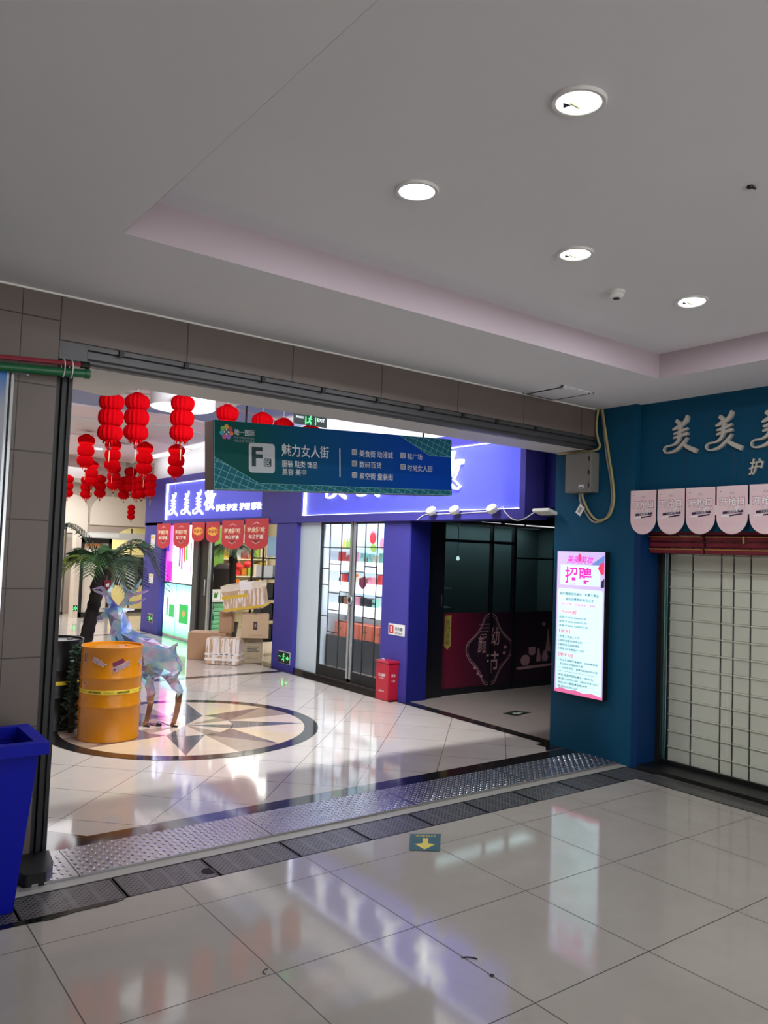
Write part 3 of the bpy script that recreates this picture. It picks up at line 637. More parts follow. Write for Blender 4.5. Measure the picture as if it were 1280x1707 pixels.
for k, x in enumerate((1.20, 1.245)):
    b = MB(); ring_pts = [(x, 4.835 + 0.042 * math.cos(a), 2.898 + 0.055 * math.sin(a)) for a in [2 * PI * j / 14 for j in range(15)]]
    b.tube(ring_pts, 0.003, WHITE, 5, cap=False); tag(b.build('cable_tie'), ('white cable tie round the pipes, left of two', 'white cable tie round the pipes, right of two')[k], 'cable tie')

# ------------------------------------------------------------------ ceiling fittings
LAMPF = mat('frosted_lit_lamp', (255, 255, 255), 0.5, emit=3.0, ecol=(250, 252, 255)); RINGM = mat('frosted_ring_diffuser', (255, 255, 255), 0.5, emit=1.35, ecol=(250, 252, 255)); REFL = mat('lamp_reflector', (235, 235, 232), 0.25, metal=0.4, emit=1.4, ecol=(250, 250, 250))
def downlight(x, y, label, tilt=0.0, open_=True, ax=0.0):
    t = thing('recessed_downlight', label, 'downlight', (x, y, 3.557), 'recessed downlights of the near hall')
    T = Matrix.Translation((x, y, 3.557)) @ Matrix.Rotation(tilt, 4, Vector((math.cos(ax), math.sin(ax), 0)))
    def put(b, name, sm=True):
        b.v = [tuple(T @ Vector(p)) for p in b.v]; b.build(name, t, smooth=sm)
    b = MB(); b.lathe([(0.082, -0.002), (0.084, -0.012), (0.097, -0.013), (0.102, -0.006), (0.102, 0.0)], (0, 0, 0), WHITE, 40, cap=False); put(b, 'trim_ring')
    b = MB(); b.lathe([(0.082, -0.008), (0.07, -0.004), (0.0005, -0.003)], (0, 0, 0), LAMPF if not open_ else REFL, 40, cap=False); put(b, 'reflector')
    if open_:
        b = MB(); b.lathe([(0.0005, -0.014), (0.05, -0.014), (0.056, -0.008), (0.056, -0.004)], (0, 0, 0), LAMPF, 24, cap=False); put(b, 'lamp_disc')
        b = MB(); b.poly([(-0.05, 0.03, -0.016), (-0.02, 0.055, -0.016), (-0.015, 0.02, -0.016)], STEELD); b.box(-0.03, 0.02, 0.01, 0.016, -0.02, -0.012, mat('yellowed_bracket', (190, 186, 140), 0.5)); put(b, 'bracket', False)
    return t
downlight(2.20, 1.85, 'nearest and largest recessed downlight, top right of the tray ceiling', 0.05)
downlight(2.20, 2.79, 'evenly glowing recessed downlight left of the others in the tray', 0.0, False)
downlight(3.33, 2.80, 'recessed downlight with a dark bracket, above the smoke detector', 0.0)
downlight(4.49, 2.82, 'tilted loose recessed downlight, right of the smoke detector', 0.10, True, 2.4)
downlight(3.33, 0.30, 'unseen downlight added for light above the camera, out of frame', 0.0, False)  # this and the next are unseen, added to brighten the right floor
downlight(4.49, 0.30, 'unseen downlight added for light beside the teal shop wall', 0.0, False)
t = thing('smoke_detector', 'round white smoke detector on the tray ceiling between two downlights', 'smoke detector', (4.0, 3.03, 3.557))
b = MB(); b.lathe([(0.052, 0), (0.052, -0.016), (0.046, -0.022)], (4.0, 3.03, 3.557), WHITE, 32); b.build('base', t, smooth=True)
b = MB(); b.lathe([(0.042, -0.022), (0.04, -0.036), (0.03, -0.044), (0.022, -0.046)], (4.0, 3.03, 3.557), WHITE, 32); b.build('sensor_head', t, smooth=True)
b = MB(); b.lathe([(0.022, -0.0461), (0.02, -0.05), (0.0, -0.052)], (4.0, 3.03, 3.557), STEELD, 24); b.build('vent_cap', t, smooth=True)
b = MB(); b.lathe([(0.0, -0.012), (0.012, -0.01), (0.015, -0.004), (0.013, 0.0)], (3.291, 1.791, 3.557), BLACK, 10); b.box(3.296, 3.318, 1.777, 1.785, 3.545, 3.553, BLACK); tag(b.build('ceiling_hook'), 'small black stub on the ceiling right of the downlights', 'hook')
t = thing('ceiling_hatch', 'square white access hatch in the lower ceiling near the teal pillar', 'hatch', (5.35, 4.68, 3.357))
b = MB()
for a0, a1, c0, c1 in ((5.14, 5.56, 4.43, 4.45), (5.14, 5.56, 4.87, 4.89), (5.14, 5.16, 4.43, 4.89), (5.54, 5.56, 4.43, 4.89)): b.box(a0, a1, c0, c1, 3.348, 3.357, CEIL)
b.build('frame', t)
b = MB(); b.box(5.175, 5.525, 4.465, 4.855, 3.345, 3.355, CEIL); b.build('panel', t)
b = MB(); b.box(5.16, 5.175, 4.455, 4.865, 3.343, 3.3565, STEELD); b.box(5.16, 5.54, 4.855, 4.87, 3.343, 3.3565, BLACK); b.box(5.525, 5.54, 4.455, 4.865, 3.343, 3.3565, BLACK); b.build('gap', t)

# ------------------------------------------------------------------ teal pillar: light box, electric box, cables
t = thing('lightbox_poster', 'tall glowing recruitment poster light box on the teal pillar', 'light box', (6.2, 5.03, 0.56))
yL, yR, zB, zT = 5.32, 4.738, 0.562, 1.957; Wp = yL - yR; Hp = zT - zB; xs = 6.165
b = MB(); b.box(xs, 6.2355, yR - 0.005, yL + 0.005, zB - 0.005, zT + 0.005, BLACK); b.build('housing', t, bev=0.004)
def pp(u, v, d=0.0): return Vector((xs - d, yL - u * Wp, zT - v * Hp))
def rectp(b, u0, u1, v0, v1, m, d): b.poly([pp(u0, v0, d), pp(u1, v0, d), pp(u1, v1, d), pp(u0, v1, d)], m)
SCW = mat('lit_poster_pale_cyan', (200, 240, 244), 0.4, emit=1.0, ecol=(190, 238, 246)); SCL = mat('lit_poster_lilac', (214, 196, 244), 0.4, emit=0.6, ecol=(206, 182, 246)); SCM = mat('lit_poster_magenta', (232, 50, 190), 0.4, emit=0.6, ecol=(232, 40, 190)); SCP = mat('lit_poster_pink', (240, 120, 170), 0.4, emit=0.6, ecol=(240, 110, 170)); SCB = mat('lit_poster_blue', (120, 150, 220), 0.4, emit=0.5, ecol=(120, 150, 220)); SCR2 = mat('lit_poster_rose', (236, 70, 110), 0.4, emit=0.55, ecol=(236, 60, 110)); SCI = mat('lit_poster_ink', (40, 58, 76), 0.5)
b = MB(); rectp(b, 0, 1, 0, 1, SCL, 0.001); b.build('poster_sheet', t)
b = MB(); P = rrect(0.03, 0.97, 0.012, 0.735, 0.03); b.poly([pp(u, 1 - v, 0.002) for u, v in P], SCW); rectp(b, 0.08, 0.91, 0.095, 0.235, SCW, 0.002); b.build('white_field', t)
b = MB()
b = MB(); b.poly([pp(u, v, 0.003) for u, v in ((.86, .11), (.93, .075), (.99, .07), (.99, .15), (.93, .155))], SCR2); b.build('artwork', t)
b = MB(); b.poly([pp(u, v, 0.0022) for u, v in ((.72, .09), (.99, .02), (.99, .09))], SCB); b.build('artwork', t)
b = MB(); b.poly([pp(u, v, 0.003) for u, v in ((.94, .2), (.995, .18), (.995, .24), (.93, .245))], SCI); b.build('artwork', t)
b = MB(); b.poly([pp(u, v, 0.004) for u, v in ((.45, .03), (.485, .008), (.52, .03), (.51, .06), (.485, .075), (.46, .06))], SCR2); b.build('artwork', t)
b = MB(); b.poly([pp(u, v, 0.003) for u, v in ((0.0, .985), (.12, .965), (.3, .975), (.45, .968), (.62, .98), (.8, .97), (1, .985), (1, 1), (0, 1))], SCP); b.build('artwork', t)

b = MB()
b.text('美美美妆', pp(.5, .055, .005), *XN, SCM, w=.33, h=.075, shear=.25, bold=.005); b.build('shop_name', t); b = MB()
b.text('招聘', pp(.46, .165, .005), *XN, SCM, w=.33, h=.165, bold=.02)
b.build('heading', t)
b = MB()
def ln(s, u0, u1, v, m, h=.021):
    b = MB(); b.text(s, pp((u0 + u1) / 2, v, .005), *XN, m, w=(u1 - u0) * Wp, h=h * 1.12, bold=.008); b.build('text_line', t)
ln('我们需要志同道合、热衷于美业', .08, .9, .300, SCI, .026); ln('有创业精神的有志之士', .2, .8, .337, SCI, .026); ln('学历不限、经验不限、有责任', .11, .88, .374, SCM, .024)
ln('店员于3000-5000元/月', .07, .64, .468, SCI); ln('店长于6000-8000元/月', .07, .66, .497, SCI); ln('店总于8000-10000元/月', .07, .68, .526, SCI)
ln('1.热爱工作能入工作', .07, .52, .605, SCI); ln('2.服务态度思想灵活的', .07, .58, .634, SCI); ln('3.能吃苦与团结精神', .07, .52, .663, SCI); ln('4.想学习与发展提升一切的', .07, .62, .692, SCI)
ln('1.有过不良嗜好重案的、抽烟喝酒等', .07, .9, .772, SCI, .019); ln('生活混乱不想做的不要', .11, .6, .798, SCI, .019); ln('2.一点苦不能吃、遇事总是喊天的不要', .07, .9, .824, SCI, .019)
ln('地址:观音桥国际商业一楼09-50', .08, .82, .876, SCI, .022); ln('电话:52999160  18023241053', .08, .92, .903, SCI, .022); ln('地址:四一国际商业街44号', .08, .7, .930, SCI, .022); ln('电话:52299160', .08, .5, .957, SCI, .022)
b = MB(); rectp(b, .08, .9, .848, .850, SCI, .005); b.build('rule_line', t)
b = MB(); ln('【薪资待遇】', .08, .44, .430, SCR2, .03); ln('【要求】', .08, .32, .567, SCR2, .03); ln('【需不招】', .08, .38, .733, SCR2, .03)

GBOX = mat('grey_metal_cabinet', (122, 120, 114), 0.4, metal=0.1)
t = thing('electrical_box', 'grey metal electrical box high on the teal pillar', 'electrical box', (6.17, 5.04, 2.53))
b = MB(); b.box(6.11, 6.236, 4.885, 5.20, 2.537, 2.928, GBOX); b.build('body', t, bev=0.006)
b = MB(); b.box(6.102, 6.11, 4.915, 5.19, 2.548, 2.918, GBOX); b.build('door', t, bev=0.003)
b = MB(); b.poly([(6.1, 5.02, 2.575), (6.1, 4.96, 2.575), (6.1, 4.96, 2.61), (6.1, 5.02, 2.61)], WHITE); b.poly([(6.099, 5.01, 2.58), (6.099, 4.97, 2.58), (6.099, 4.97, 2.592), (6.099, 5.01, 2.592)], mat('blue_print', (50, 80, 150), .5)); b.build('label_sticker', t)
b = MB(); 
for zz in (2.6, 2.73, 2.86): b.tube([(6.104, 4.905, zz - .02), (6.104, 4.905, zz + .02)], .006, STEELD, 8)
b.build('hinge', t)
YEL = mat('yellowed_cable', (168, 158, 104), 0.5); GRYC = mat('grey_cable', (150, 146, 136), 0.5)
def cable(name, pts, r, m, label):
    b = MB(); b.tube(catmull(pts, 6), r, m, 7); return tag(b.build(name, smooth=True), label, 'cable')
cable('cable', [(6.205, 4.84, 3.352), (6.205, 4.80, 3.15), (6.21, 4.752, 2.885), (6.21, 4.704, 2.651), (6.21, 4.685, 2.449), (6.21, 4.737, 2.307), (6.21, 4.86, 2.265), (6.21, 4.957, 2.33), (6.2, 5.03, 2.45), (6.19, 5.05, 2.535)], .011, YEL, 'yellowed cable looping from the ceiling down under the electrical box')
cable('cable', [(6.218, 4.862, 3.352), (6.225, 4.83, 3.15), (6.225, 4.79, 2.88), (6.225, 4.735, 2.64), (6.225, 4.72, 2.44), (6.225, 4.78, 2.29), (6.225, 4.92, 2.25), (6.22, 5.02, 2.34), (6.2, 5.075, 2.45), (6.19, 5.08, 2.535)], .010, GRYC, 'grey cable hanging inside the loop of the yellowed cable')
cable('cable', [(6.19, 4.876, 3.352), (6.19, 4.894, 3.19), (6.19, 4.869, 3.05), (6.19, 4.846, 2.992), (6.18, 4.88, 2.952), (6.18, 5.03, 2.945), (6.18, 5.36, 2.95)], .011, YEL, 'short cable running down the wall corner and behind the electrical box top')
b = MB(); T = Matrix.Translation((6.19, 5.07, 2.37)) @ Matrix.Rotation(0.6, 4, 'X'); b.box(-.003, .003, -.035, .035, -.05, .05, WHITE, T); b.box(-.0035, -.003, -.018, .018, -.03, .03, mat('grey_print', (150, 150, 150), .6), T)
tag(b.build('paper_tag'), 'small white paper tag hanging under the electrical box', 'tag')

# ------------------------------------------------------------------ teal shop: letters, flags, blinds, shutter
MEI = [[(.36, .12, .09), (.42, .17, .10), (.47, .24, .05)], [(.66, .02, .05), (.68, .09, .10), (.60, .20, .09), (.50, .28, .04)], [(.27, .36, .04), (.42, .30, .10), (.58, .23, .08), (.70, .16, .04)], [(.30, .47, .04), (.45, .44, .08), (.70, .36, .06)], [(.29, .58, .04), (.45, .54, .08), (.71, .49, .07)], [(.46, .16, .08), (.49, .35, .10), (.46, .60, .09)],
       [(.50, .52, .08), (.42, .68, .08), (.28, .76, .05), (.08, .78, .035), (.02, .86, .035), (.07, .94, .035), (.20, .95, .05), (.38, .90, .07), (.56, .76, .08), (.70, .60, .05)], [(.56, .74, .06), (.72, .85, .10), (.96, .97, .12)]]
for i, (y, zc) in enumerate(((4.035, 3.03), (3.62, 3.02), (3.215, 3.01))):
    b = MB(); b.brush(MEI, (6.305, y, zc), *XN, 0.345, SILV, 0.03)
    tag(b.build('sign_letter'), ('silver brush character on the teal fascia, left of the row', 'silver brush character on the teal fascia, in the middle of the row', 'silver brush character on the teal fascia, cut by the right frame edge')[i], 'sign letter', 'silver brush characters on the teal fascia')
b = MB(); b.text('护', (6.305, 3.345, 2.695), *XN, SILV, w=.12, h=.135, ex=.02, bold=.012, shear=.2); tag(b.build('sign_letter'), 'small silver character below the big ones on the teal fascia', 'sign letter')
PFL = m_pinkflag(); WHP = mat('white_card_print', (248, 244, 244), .5); DKP = mat('dark_purple_print', (52, 30, 70), .5); PKP = mat('rose_print', (168, 80, 110), .5)
FW_, FG = 0.279, 0.286
pf = thing('pink_pennant', 'x', 'pennant', (6.222, 4.368, 2.13), 'pink pennants over the closed shutter')
b = MB(); P = [(-FW_ / 2, .405), (-FW_ / 2, .14)] + [(-FW_ / 2 * math.cos(a), .14 - .14 * math.sin(a)) for a in [PI * k / 16 for k in range(1, 16)]] + [(FW_ / 2, .14), (FW_ / 2, .405)]
b.prism([(a * .97, c) for a, c in P][::-1], (6.224, 4.368, 2.132), *XN, 0.004, PFL); b.build('card', pf)
def fl(a, c, d=.0052): return Vector((6.224 - d, 4.368 - a, 2.132 + c))
b = MB(); b.text('开抢日', fl(.0, .275), *XN, PKP, w=.225, h=.075, bold=.05); b.text('开抢日', fl(.0, .275, .0062), *XN, WHP, w=.215, h=.065, bold=.02); b.text('大放价', fl(.04, .218, .0055), *XN, PKP, w=.155, h=.05, shear=.3, bold=.05); b.text('大放价', fl(.04, .218, .0062), *XN, WHP, w=.15, h=.045, shear=.3, bold=.02); b.build('white_lettering', pf)
b = MB(); b.poly([fl(-.08, .168), fl(.10, .182), fl(.10, .204), fl(-.08, .19)], DKP); b.poly([fl(-.02, .148), fl(.09, .163), fl(.09, .175), fl(-.02, .16)], DKP); b.poly([fl(-.1, .145), fl(-.02, .15), (fl(-.02, .163)), fl(-.09, .158)], WHP); b.build('purple_bars', pf)
b = MB(); b.text('7大好礼', fl(.01, .186, .006), Vector(XN[0]) + Vector((0, 0, .08)), XN[1], WHP, w=.1, h=.018, bold=.01); b.text('百妆', fl(-.0, .345), *XN, mat('grey_lilac_print', (170, 140, 150), .5), w=.04, h=.02); b.build('small_print', pf)
b = MB(); b.lathe([(.004, -.001), (.004, .001)], (0, 0, 0), DKP, 8); b.v = [tuple(fl(-.1, .36) + Vector((p[2], p[0], p[1]))) for p in b.v]; b.build('eyelet', pf)
for i in range(6):
    lab = 'pink round-ended pennant over the shutter, %s from the teal pillar' % ORD[i]
    if i == 0: pf['label'] = lab
    else: dup(pf, (0, -FG * i, 0.001 * i), lab)
b = MB(); b.box(6.229, 6.305, 2.6, 4.466, 2.505, 2.53, STEELD); b.box(6.229, 6.236, 4.466, 4.508, 2.505, 2.53, STEELD); tag(b.build('batten'), 'dark batten carrying the pink pennants', 'batten')
for k, y in enumerate((3.653, 3.367, 3.081)):
    b = MB(); b.box(6.224, 6.305, y - .008, y + .008, 2.30, 2.38, WHITE); tag(b.build('clip'), 'white clip between two pink pennants, %s from the left' % ORD[k], 'clip', 'white clips between the pennants')
MAR = mat('maroon_blind_fabric', (112, 22, 40), .6); GLD = mat('gold_braid', (196, 140, 70), .4, metal=.4)
for k, (y0, y1) in enumerate(((3.855, 4.395), (2.4, 3.835))):
    t = thing('folded_blind', ('maroon folded blind with gold braid, left one above the shutter', 'maroon folded blind with gold braid, right one above the shutter')[k], 'blind', (6.4, (y0 + y1) / 2, 1.97), 'maroon blinds above the shutter')
    b = MB()
    for j in range(4): b.box(6.36 + .012 * (j % 2), 6.46, y0, y1, 1.965 + j * .055, 1.965 + (j + 1) * .055 - .006, MAR)
    if k: b.box(6.39, 6.46, y0, y1, 2.18, 2.30, MAR)
    b.build('fabric', t, bev=.012)
    b = MB()
    for zz in (2.0, 2.11): b.box(6.352, 6.372, y0 + .004, y1 - .004, zz, zz + .008, GLD)
    b.build('braid', t)
b = MB(); b.box(6.42, 6.45, 3.86, 3.99, 2.14, 2.30, mat('blue_glass_piece', (96, 140, 168), .2)); tag(b.build('blue_card'), 'pale blue card showing between the pennants and the blinds', 'card')
b = MB(); b.tube([(6.34, 3.475, 2.12), (6.345, 3.475, 2.06)], .008, mat('yellow_tassel', (180, 170, 80), .6), 6); tag(b.build('tassel'), 'short yellow tassel over the right blind', 'tassel')
SHT = m_shutter(); SLT = mat('shutter_groove', (60, 58, 52), .5)
t = thing('roller_shutter', 'closed pale roller shutter of the teal shop behind glass', 'roller shutter', (6.60, 3.0, 0.04))
def slat_panel(y0, y1, name):
    b = MB(); z = 0.04; h = .1475
    while z < 2.1:
        b.box(6.615, 6.63, y0, y1, z, min(z + h - .006, 2.12), SHT); b.box(6.604, 6.63, y0, y1, z + h - .016, z + h - .002, SHT); z += h
    b.build(name, t, bev=.002, seg=1)
ys = [4.335, 4.10, 3.82, 3.705, 3.55, 3.30, 2.9, 2.3, 1.6, .8, 0]
for i in range(len(ys) - 1): slat_panel(ys[i + 1] + .005, ys[i] - .005, 'curtain')
b = MB(); 
for y in ys: b.box(6.612, 6.632, y - .006, y + .006, .04, 2.12, SLT)
b.build('groove', t)
t = thing('glass_door', 'glass shopfront pane in front of the pale shutter', 'glass door', (6.53, 3.5, 0.035))
for k, (y0, y1) in enumerate(((3.712, 4.35), (2.9, 3.70))):
    b = MB(); b.box(6.526, 6.534, y0, y1, .035, 2.16, GLASS); b.build('pane', t)
b = MB(); b.box(6.51, 6.55, 4.35, 4.40, .035, 2.16, STEELD); b.box(6.515, 6.545, -3, 4.4, .036, .07, BLACK); b.build('frame', t)
b = MB(); b.tube([(6.585, 4.375, .036), (6.585, 4.375, 2.14)], .03, mat('dark_green_glass_edge', (44, 92, 84), .2, metal=.3), 12); tag(b.build('glass_post', smooth=True), 'dark green upright glass post left of the pale shutter', 'post')

# ------------------------------------------------------------------ hanging directory sign
SW, SH = 2.65, 0.583; sc = Vector((4.066, 6.1, 2.716)); tl = math.radians(3.0)
sr = Vector((math.cos(tl), 0, math.sin(tl))); su = Vector((-math.sin(tl), 0, math.cos(tl))); sn = Vector((0, -1, 0))
def sp_(u, v, d=0.0): return sc + sr * ((u - .5) * SW) + su * ((.5 - v) * SH) + sn * d
t = thing('directory_sign', 'long green and blue directory sign hanging beyond the lintel', 'hanging sign', sc)
sb = m_signboard(); sg = m_signgrid()
def local(o, parent):      # panel meshes keep their own centre so that the print follows the board
    T = Matrix(((sr.x, sn.x * -1, su.x, sc.x), (sr.y, -sn.y, su.y, sc.y), (sr.z, -sn.z, su.z, sc.z), (0, 0, 0, 1)))
    o.data.transform(T.inverted()); o.matrix_parent_inverse = Matrix.Identity(4); o.parent = parent
    o.matrix_basis = Matrix.Translation(-Vector(parent.location)) @ T
    return o
b = MB(); b.prism([(-SW / 2, -SH / 2), (SW / 2, -SH / 2), (SW / 2, SH / 2), (-SW / 2, SH / 2)], sc + sn * 0.0, sr, su, -0.17, mat('dark_brown_sign_side', (92, 74, 70), .5)); b.build('case', t, bev=.004)
b = MB(); b.poly([sp_(0, 0, .004), sp_(0, 1, .004), sp_(1, 1, .004), sp_(1, 0, .004)][::1], sb); local(b.build('face'), t)
b = MB(); b.poly([sp_(0, .53, .006), sp_(.16, .895, .006), sp_(.2, .905, .006), sp_(1, .91, .006), sp_(1, 1, .006), sp_(0, 1, .006)], sg); b.poly([sp_(.74, 0, .006), sp_(.888, .315, .006), sp_(1, .316, .006), sp_(1, 0, .006)], sg); local(b.build('grid_print'), t)
CY = mat('pale_cyan_print', (126, 196, 200), .5)
b = MB()
def seg(p, q, w=.004):
    p, q = Vector(p), Vector(q); d = (q - p).normalized(); nn = d.cross(sn) * (w / 2); b.poly([p + nn, p - nn, q - nn, q + nn], CY)
for p, q in ((sp_(0, .53, .007), sp_(.16, .895, .007)), (sp_(.16, .895, .007), sp_(1, .91, .007)), (sp_(.74, 0, .007), sp_(.888, .315, .007)), (sp_(.888, .315, .007), sp_(1, .316, .007)), (sp_(0, .99, .007), sp_(1, .99, .007)), (sp_(.002, 0, .007), sp_(.002, 1, .007))): seg(p, q)
b.build('outline_print', t)
def tt(u): return u * 272 / (u * 272 + (1 - u) * 342)
def sx(px): return tt((px - 45) / 1155)
def stext(b, s, x0, x1, v0, v1, m, d=.008, bold=0.012):
    b = MB(); b.text(s, sp_((sx(x0) + sx(x1)) / 2, (v0 + v1) / 2, d), sr, su, m, w=(sx(x1) - sx(x0)) * SW, h=(v1 - v0) * SH, bold=min(bold, .006)); b.build('lettering', t)
b = MB()
stext(b, '魅力女人街', 378, 607, .275, .47, INKW, bold=.008); stext(b, '服装 鞋类 饰品', 379, 551, .53, .635, INKW); stext(b, '美容 美甲', 380, 496, .655, .755, INKW)
stext(b, '美食街 动漫城', 755, 917, .295, .41, INKW); stext(b, '数码百货', 755, 861, .48, .585, INKW); stext(b, '星空街 童装街', 755, 917, .665, .775, INKW); stext(b, '鞋广场', 987, 1058, .30, .40, INKW); stext(b, '时尚女人街', 987, 1107, .49, .60, INKW)
b = MB(); u0, u1 = sx(217), sx(344); P = rrect(u0 * SW, u1 * SW, .295 * SH, .735 * SH, .028); b.poly([sp_(a / SW, 1.03 - c / SH, .008) for a, c in P], mat('light_grey_badge', (196, 204, 208), .5)); zb_ = b.build('zone_badge', t)
bd = MB(); DKT = mat('dark_teal_print', (8, 52, 60), .5)
bd.text('F', sp_(sx(258), .50, .0095), sr, su, DKT, w=.105, h=.17, bold=.035); P = rrect(sx(290) * SW, sx(327) * SW, .36 * SH, .48 * SH, .008)
bd.poly([sp_(a / SW, 1.0 - c / SH, .0092) for a, c in P], DKT); bd.text('区', sp_(sx(308.5), .58, .0102), sr, su, MATS['light_grey_badge'], w=.055, h=.055, bold=.01); bd.build('zone_letter', zb_)
for L_, x0, x1, v0, v1 in (('A区', 719, 744, .29, .385), ('B区', 719, 744, .475, .57), ('C区', 719, 744, .66, .755), ('D区', 953, 978, .295, .39), ('E区', 953, 978, .485, .58)):
    b = MB(); c2 = MB(); P = rrect(sx(x0) * SW, sx(x1) * SW, (1 - v1) * SH, (1 - v0) * SH, .008); b.poly([sp_(a / SW, 1 - c / SH, .008) for a, c in P], MATS['light_grey_badge'])
    c2.text(L_, sp_((sx(x0) + sx(x1)) / 2, (v0 + v1) / 2, .0095), sr, su, DKT, w=.042, h=.037, bold=.004); sb_ = b.build('small_badge', t); c2.build('badge_lettering', sb_)
b = MB(); b.poly([sp_(sx(658), .29, .008), sp_(sx(663), .29, .008), sp_(sx(663), .75, .008), sp_(sx(658), .75, .008)], INKW); b.build('divider', t)
b = MB(); cs = [(220, 180, 60), (120, 200, 90), (60, 170, 190), (210, 90, 150), (150, 120, 210), (230, 120, 70), (200, 80, 90)]
for k in range(7):
    a = PI / 2 + 2 * PI * k / 7; cc = sp_(sx(108), .165, .008) + sr * (.045 * math.cos(a)) + su * (.045 * math.sin(a))
    b.poly([cc + sr * (.022 * math.cos(j * PI / 3 + k)) + su * (.022 * math.sin(j * PI / 3 + k)) for j in range(6)], mat('logo_colour_%s' % ('red', 'green', 'blue', 'pink', 'violet', 'orange', 'crimson')[k], cs[k], .5))
for k in range(4):
    cc = sp_(sx(108), .165, .0085) + sr * (.018 * math.cos(k * PI / 2)) + su * (.018 * math.sin(k * PI / 2)); b.poly([cc + sr * (.01 * math.cos(j * PI / 3)) + su * (.01 * math.sin(j * PI / 3)) for j in range(6)], INKW)
b.build('logo_mark', t)
b = MB(); LG = mat('grey_print_on_sign', (150, 176, 176), .5); stext(b, '地一国际', 146, 245, .11, .20, INKW, bold=.025); stext(b, 'FIRST INTERNATIONAL', 146, 245, .22, .25, LG, bold=0); stext(b, '精品生活 时尚潮流', 146, 245, .262, .30, LG, bold=0)
for u in (.13, .885):
    p = sp_(u, 0, -.085); b = MB(); b.tube([p, (p.x, p.y, 3.86)], .011, STEELD, 8); b.build('hanging_rod', t)

# ------------------------------------------------------------------ violet shop signs
def ledsign(name, label, y0, y1, z0, z1, bars):
    t = thing(name, label, 'shop sign', (6.25, (y0 + y1) / 2, z0))
    b = MB(); b.box(6.252, 6.262, y0, y1, z0, z1, LITP); b.build('back_panel', t)
    for (a0, a1, c0, c1) in bars:
        b = MB(); b.box(6.222, 6.25, a0, a1, c0, c1, LED); b.build('led_tube', t)
    return t
s1 = ledsign('lit_shop_sign', 'lit violet shop sign with white brush lettering, farther of two', 11.78, 16.12, 2.41, 3.17, ((16.07, 16.12, 2.41, 3.17), (11.78, 16.12, 3.163, 3.17)))
for i, y in enumerate((15.72, 15.04, 14.45)):
    b = MB(); b.brush(MEI, (6.25, y, 2.74), *XN, .50, LETW, .03, thin=.62); b.build('big_letter', s1)
b = MB(); b.text('妆', (6.25, 13.93, 2.78), *XN, LETW, w=.48, h=.42, ex=.03, bold=.012, shear=.1); b.build('big_letter', s1)
for s, ya, yb in (('护肤', 13.64, 13.24), ('护发', 13.18, 12.76), ('护理', 12.66, 12.28), ('彩妆', 12.22, 11.84)):
    b = MB(); b.text(s, (6.25, (ya + yb) / 2, 2.605), *XN, LETW, w=ya - yb, h=.13, ex=.02, bold=.008); b.build('small_word', s1)
s2 = ledsign('lit_shop_sign', 'lit violet shop sign beside the teal pillar, nearer of two', 5.91, 10.45, 2.41, 3.17, ((10.40, 10.45, 2.41, 3.17), (5.91, 10.45, 3.163, 3.17), (5.91, 5.914, 2.41, 3.17), (5.91, 10.45, 2.41, 2.414)))
for y in (9.55, 8.75, 7.95):
    b = MB(); b.brush(MEI, (6.25, y, 2.90), *XN, .54, LETW, .04, thin=.75); b.build('big_letter', s2)
b = MB(); b.text('妆', (6.25, 7.14, 2.89), *XN, LETW, w=.60, h=.48, ex=.05, bold=.02, shear=.1); b.build('big_letter', s2)
SPOT = mat('white_lamp_housing', (224, 224, 216), .4)
for i, y in enumerate((7.29, 6.87, 6.25)):
    t = thing('spot_lamp', 'white oval spot lamp under the violet sign, %s from the left' % ORD[i], 'spot lamp', (6.14, y, 2.415), 'white spot lamps under the violet sign')
    T = Matrix.Translation((6.135, y, 2.41)) @ Matrix.Rotation(-.7, 4, 'Y')
    b = MB(); b.lathe([(0.0, -.05), (.045, -.045), (.062, -.02), (.062, .015), (.05, .03), (0, .035)], (0, 0, 0), SPOT, 20, cap=False); b.v = [tuple(T @ Vector((p[0], p[1] * 1.1, p[2]))) for p in b.v]; b.build('head', t, smooth=True)
    b = MB(); b.tube([(6.15, y, 2.41), (6.2, y, 2.38)], .012, STEELD, 6); b.build('bracket', t)
cable('cord', [(6.19, 7.62, 2.30), (6.193, 7.5, 2.36), (6.193, 7.3, 2.37), (6.193, 6.87, 2.37), (6.193, 6.5, 2.38), (6.193, 6.25, 2.385), (6.17, 6.12, 2.43), (6.12, 6.04, 2.375), (6.12, 5.917, 2.289), (6.12, 5.777, 2.28), (6.14, 5.60, 2.365), (6.16, 5.50, 2.385)], .005, WHITE, 'thin white cord sagging along the lower edge of the violet sign')
t = thing('flood_lamp', 'white rectangular flood lamp between the violet sign and the teal pillar', 'flood lamp', (6.14, 5.44, 2.35))
b = MB(); T = Matrix.Translation((6.13, 5.475, 2.355)) @ Matrix.Rotation(.25, 4, 'Y'); b.box(-.07, .07, -.11, .11, -.015, .02, SPOT, T); b.build('head', t, bev=.006)
b = MB(); b.tube([(6.17, 5.47, 2.37), (6.21, 5.47, 2.40), (6.51, 5.47, 2.41)], .008, STEELD, 6); b.build('bracket', t)

